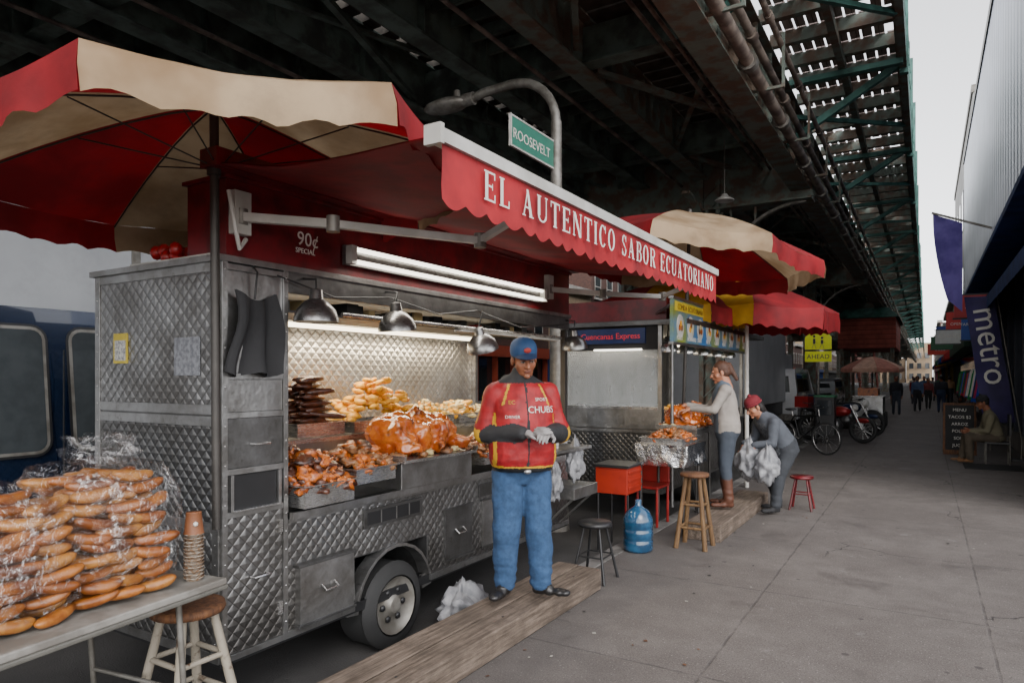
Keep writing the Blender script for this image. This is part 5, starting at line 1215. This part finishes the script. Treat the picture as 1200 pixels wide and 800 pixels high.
def walker(x,y,phi,c1,c2,h=1.):
    k=random.choice((-1,1)); st=.16
    J=dict(torso=[((0,0,.8),.11,.1),((0,0,.9),.17,.13),((0,0,1.05),.16,.13),((0,0,1.25),.18,.13),((0,0,1.38),.15,.1),((0,0,1.46),.06,.06)],
     armR=((-.18,0,1.36),(-.23,.04*k,1.1),(-.22,-.08+.08*k,.86)),armL=((.18,0,1.36),(.23,-.04*k,1.1),(.22,-.08-.08*k,.86)),legR=((-.09,0,.86),(-.1,-.06-st*k*.5,.48),(-.1,-st*k,.115)),legL=((.09,0,.86),(.1,-.06+st*k*.5,.48),(.1,st*k,.115)),footR=(0,-1,0),footL=(0,-1,0),head=(0,-.02,1.6),hem=2,handR=((0,-.1,-1),(1,0,0),.4),handL=((0,-.1,-1),(-1,0,0),.4))
    mb,_,_=person('pedestrian',(x,y,0),phi,J,dict(torso=mat('coat_%d'%int(y*10),H(c1),.85),fore=mat('coatf_%d'%int(y*10),H(c1),.85),pants=mat('trs_%d'%int(y*10),H(c2),.85),shoe=Mblackc,skin=Mskin,hair=Mhair),.03,False,h,wr=0); mb.finish()
for x,y,p,c1,c2,h in ((-.35,38,0,'#4a5a7a','#2c2c32',1),(.1,41,.2,'#7a3a3a','#333333',.95),(.6,37,3.1,'#2d2d35','#36405a',1.02),(1.1,44,2.9,'#8a6a4a','#303036',1),(-.1,52,0,'#385070','#2a2a2a',1),(.4,55,3,'#777777','#333333',.97),(-.6,48,3.1,'#a02a2a','#32323a',.96),(1.2,33,1.5,'#404850','#282828',1),(-1.1,34,.1,'#25252b','#3a3f4a',1),(-.8,58,0,'#c0b8a8','#333333',1),(.9,62,3.1,'#3a6a4a','#222222',1),(.2,70,3.0,'#553344','#2a2a2a',.97)):
    walker(x,y,p,c1,c2,h)
s=MB('small_vendor_cart'); s.box((-2.1,25.4,.35),(-1.2,26.8,1.0),MS); s.box((-2.12,25.38,1.001),(-1.18,26.82,1.04),MSb); s.box((-1.95,25.5,1.041),(-1.35,26.6,1.3),Fbrown)
for y in (25.7,26.5): s.cyl((-1.2,y,.25),(-1.12,y,.25),.24,.24,Mrub,16)
s.finish(.01)
# ============================================================ WORLD / SUN / CAMERA
w=bpy.data.worlds.new("World"); sc.world=w; w.use_nodes=True; nt=w.node_tree
sky=nt.nodes.new('ShaderNodeTexSky'); sky.sky_type='NISHITA'; sky.sun_disc=False; sky.sun_elevation=rad(38); sky.sun_rotation=rad(136)
hs=nt.nodes.new('ShaderNodeHueSaturation'); hs.inputs['Saturation'].default_value=.12
vm=nt.nodes.new('ShaderNodeVectorMath'); vm.operation='MULTIPLY'; vm.inputs[1].default_value=(3.9,3.85,3.85)
nt.links.new(sky.outputs[0],hs.inputs['Color']); nt.links.new(hs.outputs[0],vm.inputs[0]); nt.links.new(vm.outputs[0],nt.nodes['Background'].inputs[0]); nt.nodes['Background'].inputs[1].default_value=.15
s=bpy.data.lights.new('sun','SUN'); s.energy=1.2; s.angle=rad(30); s.color=(1,.97,.94); so=bpy.data.objects.new('sun',s); sc.collection.objects.link(so)
so.rotation_euler=V((-.56,.58,-.63)).to_track_quat('-Z','Y').to_euler()
def area(name,loc,rot,sx,sy,e_,col):
    l=bpy.data.lights.new(name,'AREA'); l.shape='RECTANGLE'; l.size=sx; l.size_y=sy; l.energy=e_; l.color=col; o=bpy.data.objects.new(name,l); sc.collection.objects.link(o); o.location=loc; o.rotation_euler=rot
area('fluorescent_lamp_light',(-2.92,4.24,2.36),(0,rad(-20),0),.06,2.4,12,(1,.93,.82))
area('interior_tube_light',(-3.88,4.6,1.99),(0,0,0),.05,2.7,42,(1,.82,.56))
area('cart_tube_light',(-3.6,10.4,2.15),(0,0,0),.05,3.4,26,(1,.9,.72))
c=bpy.data.cameras.new('camera'); o=bpy.data.objects.new('camera',c); sc.collection.objects.link(o); sc.camera=o
c.lens=24; c.sensor_width=36; c.shift_y=.035; c.clip_end=2000; c.clip_start=.05; o.location=(0,0,1.65); o.rotation_euler=(math.pi/2,0,math.atan(485/800))
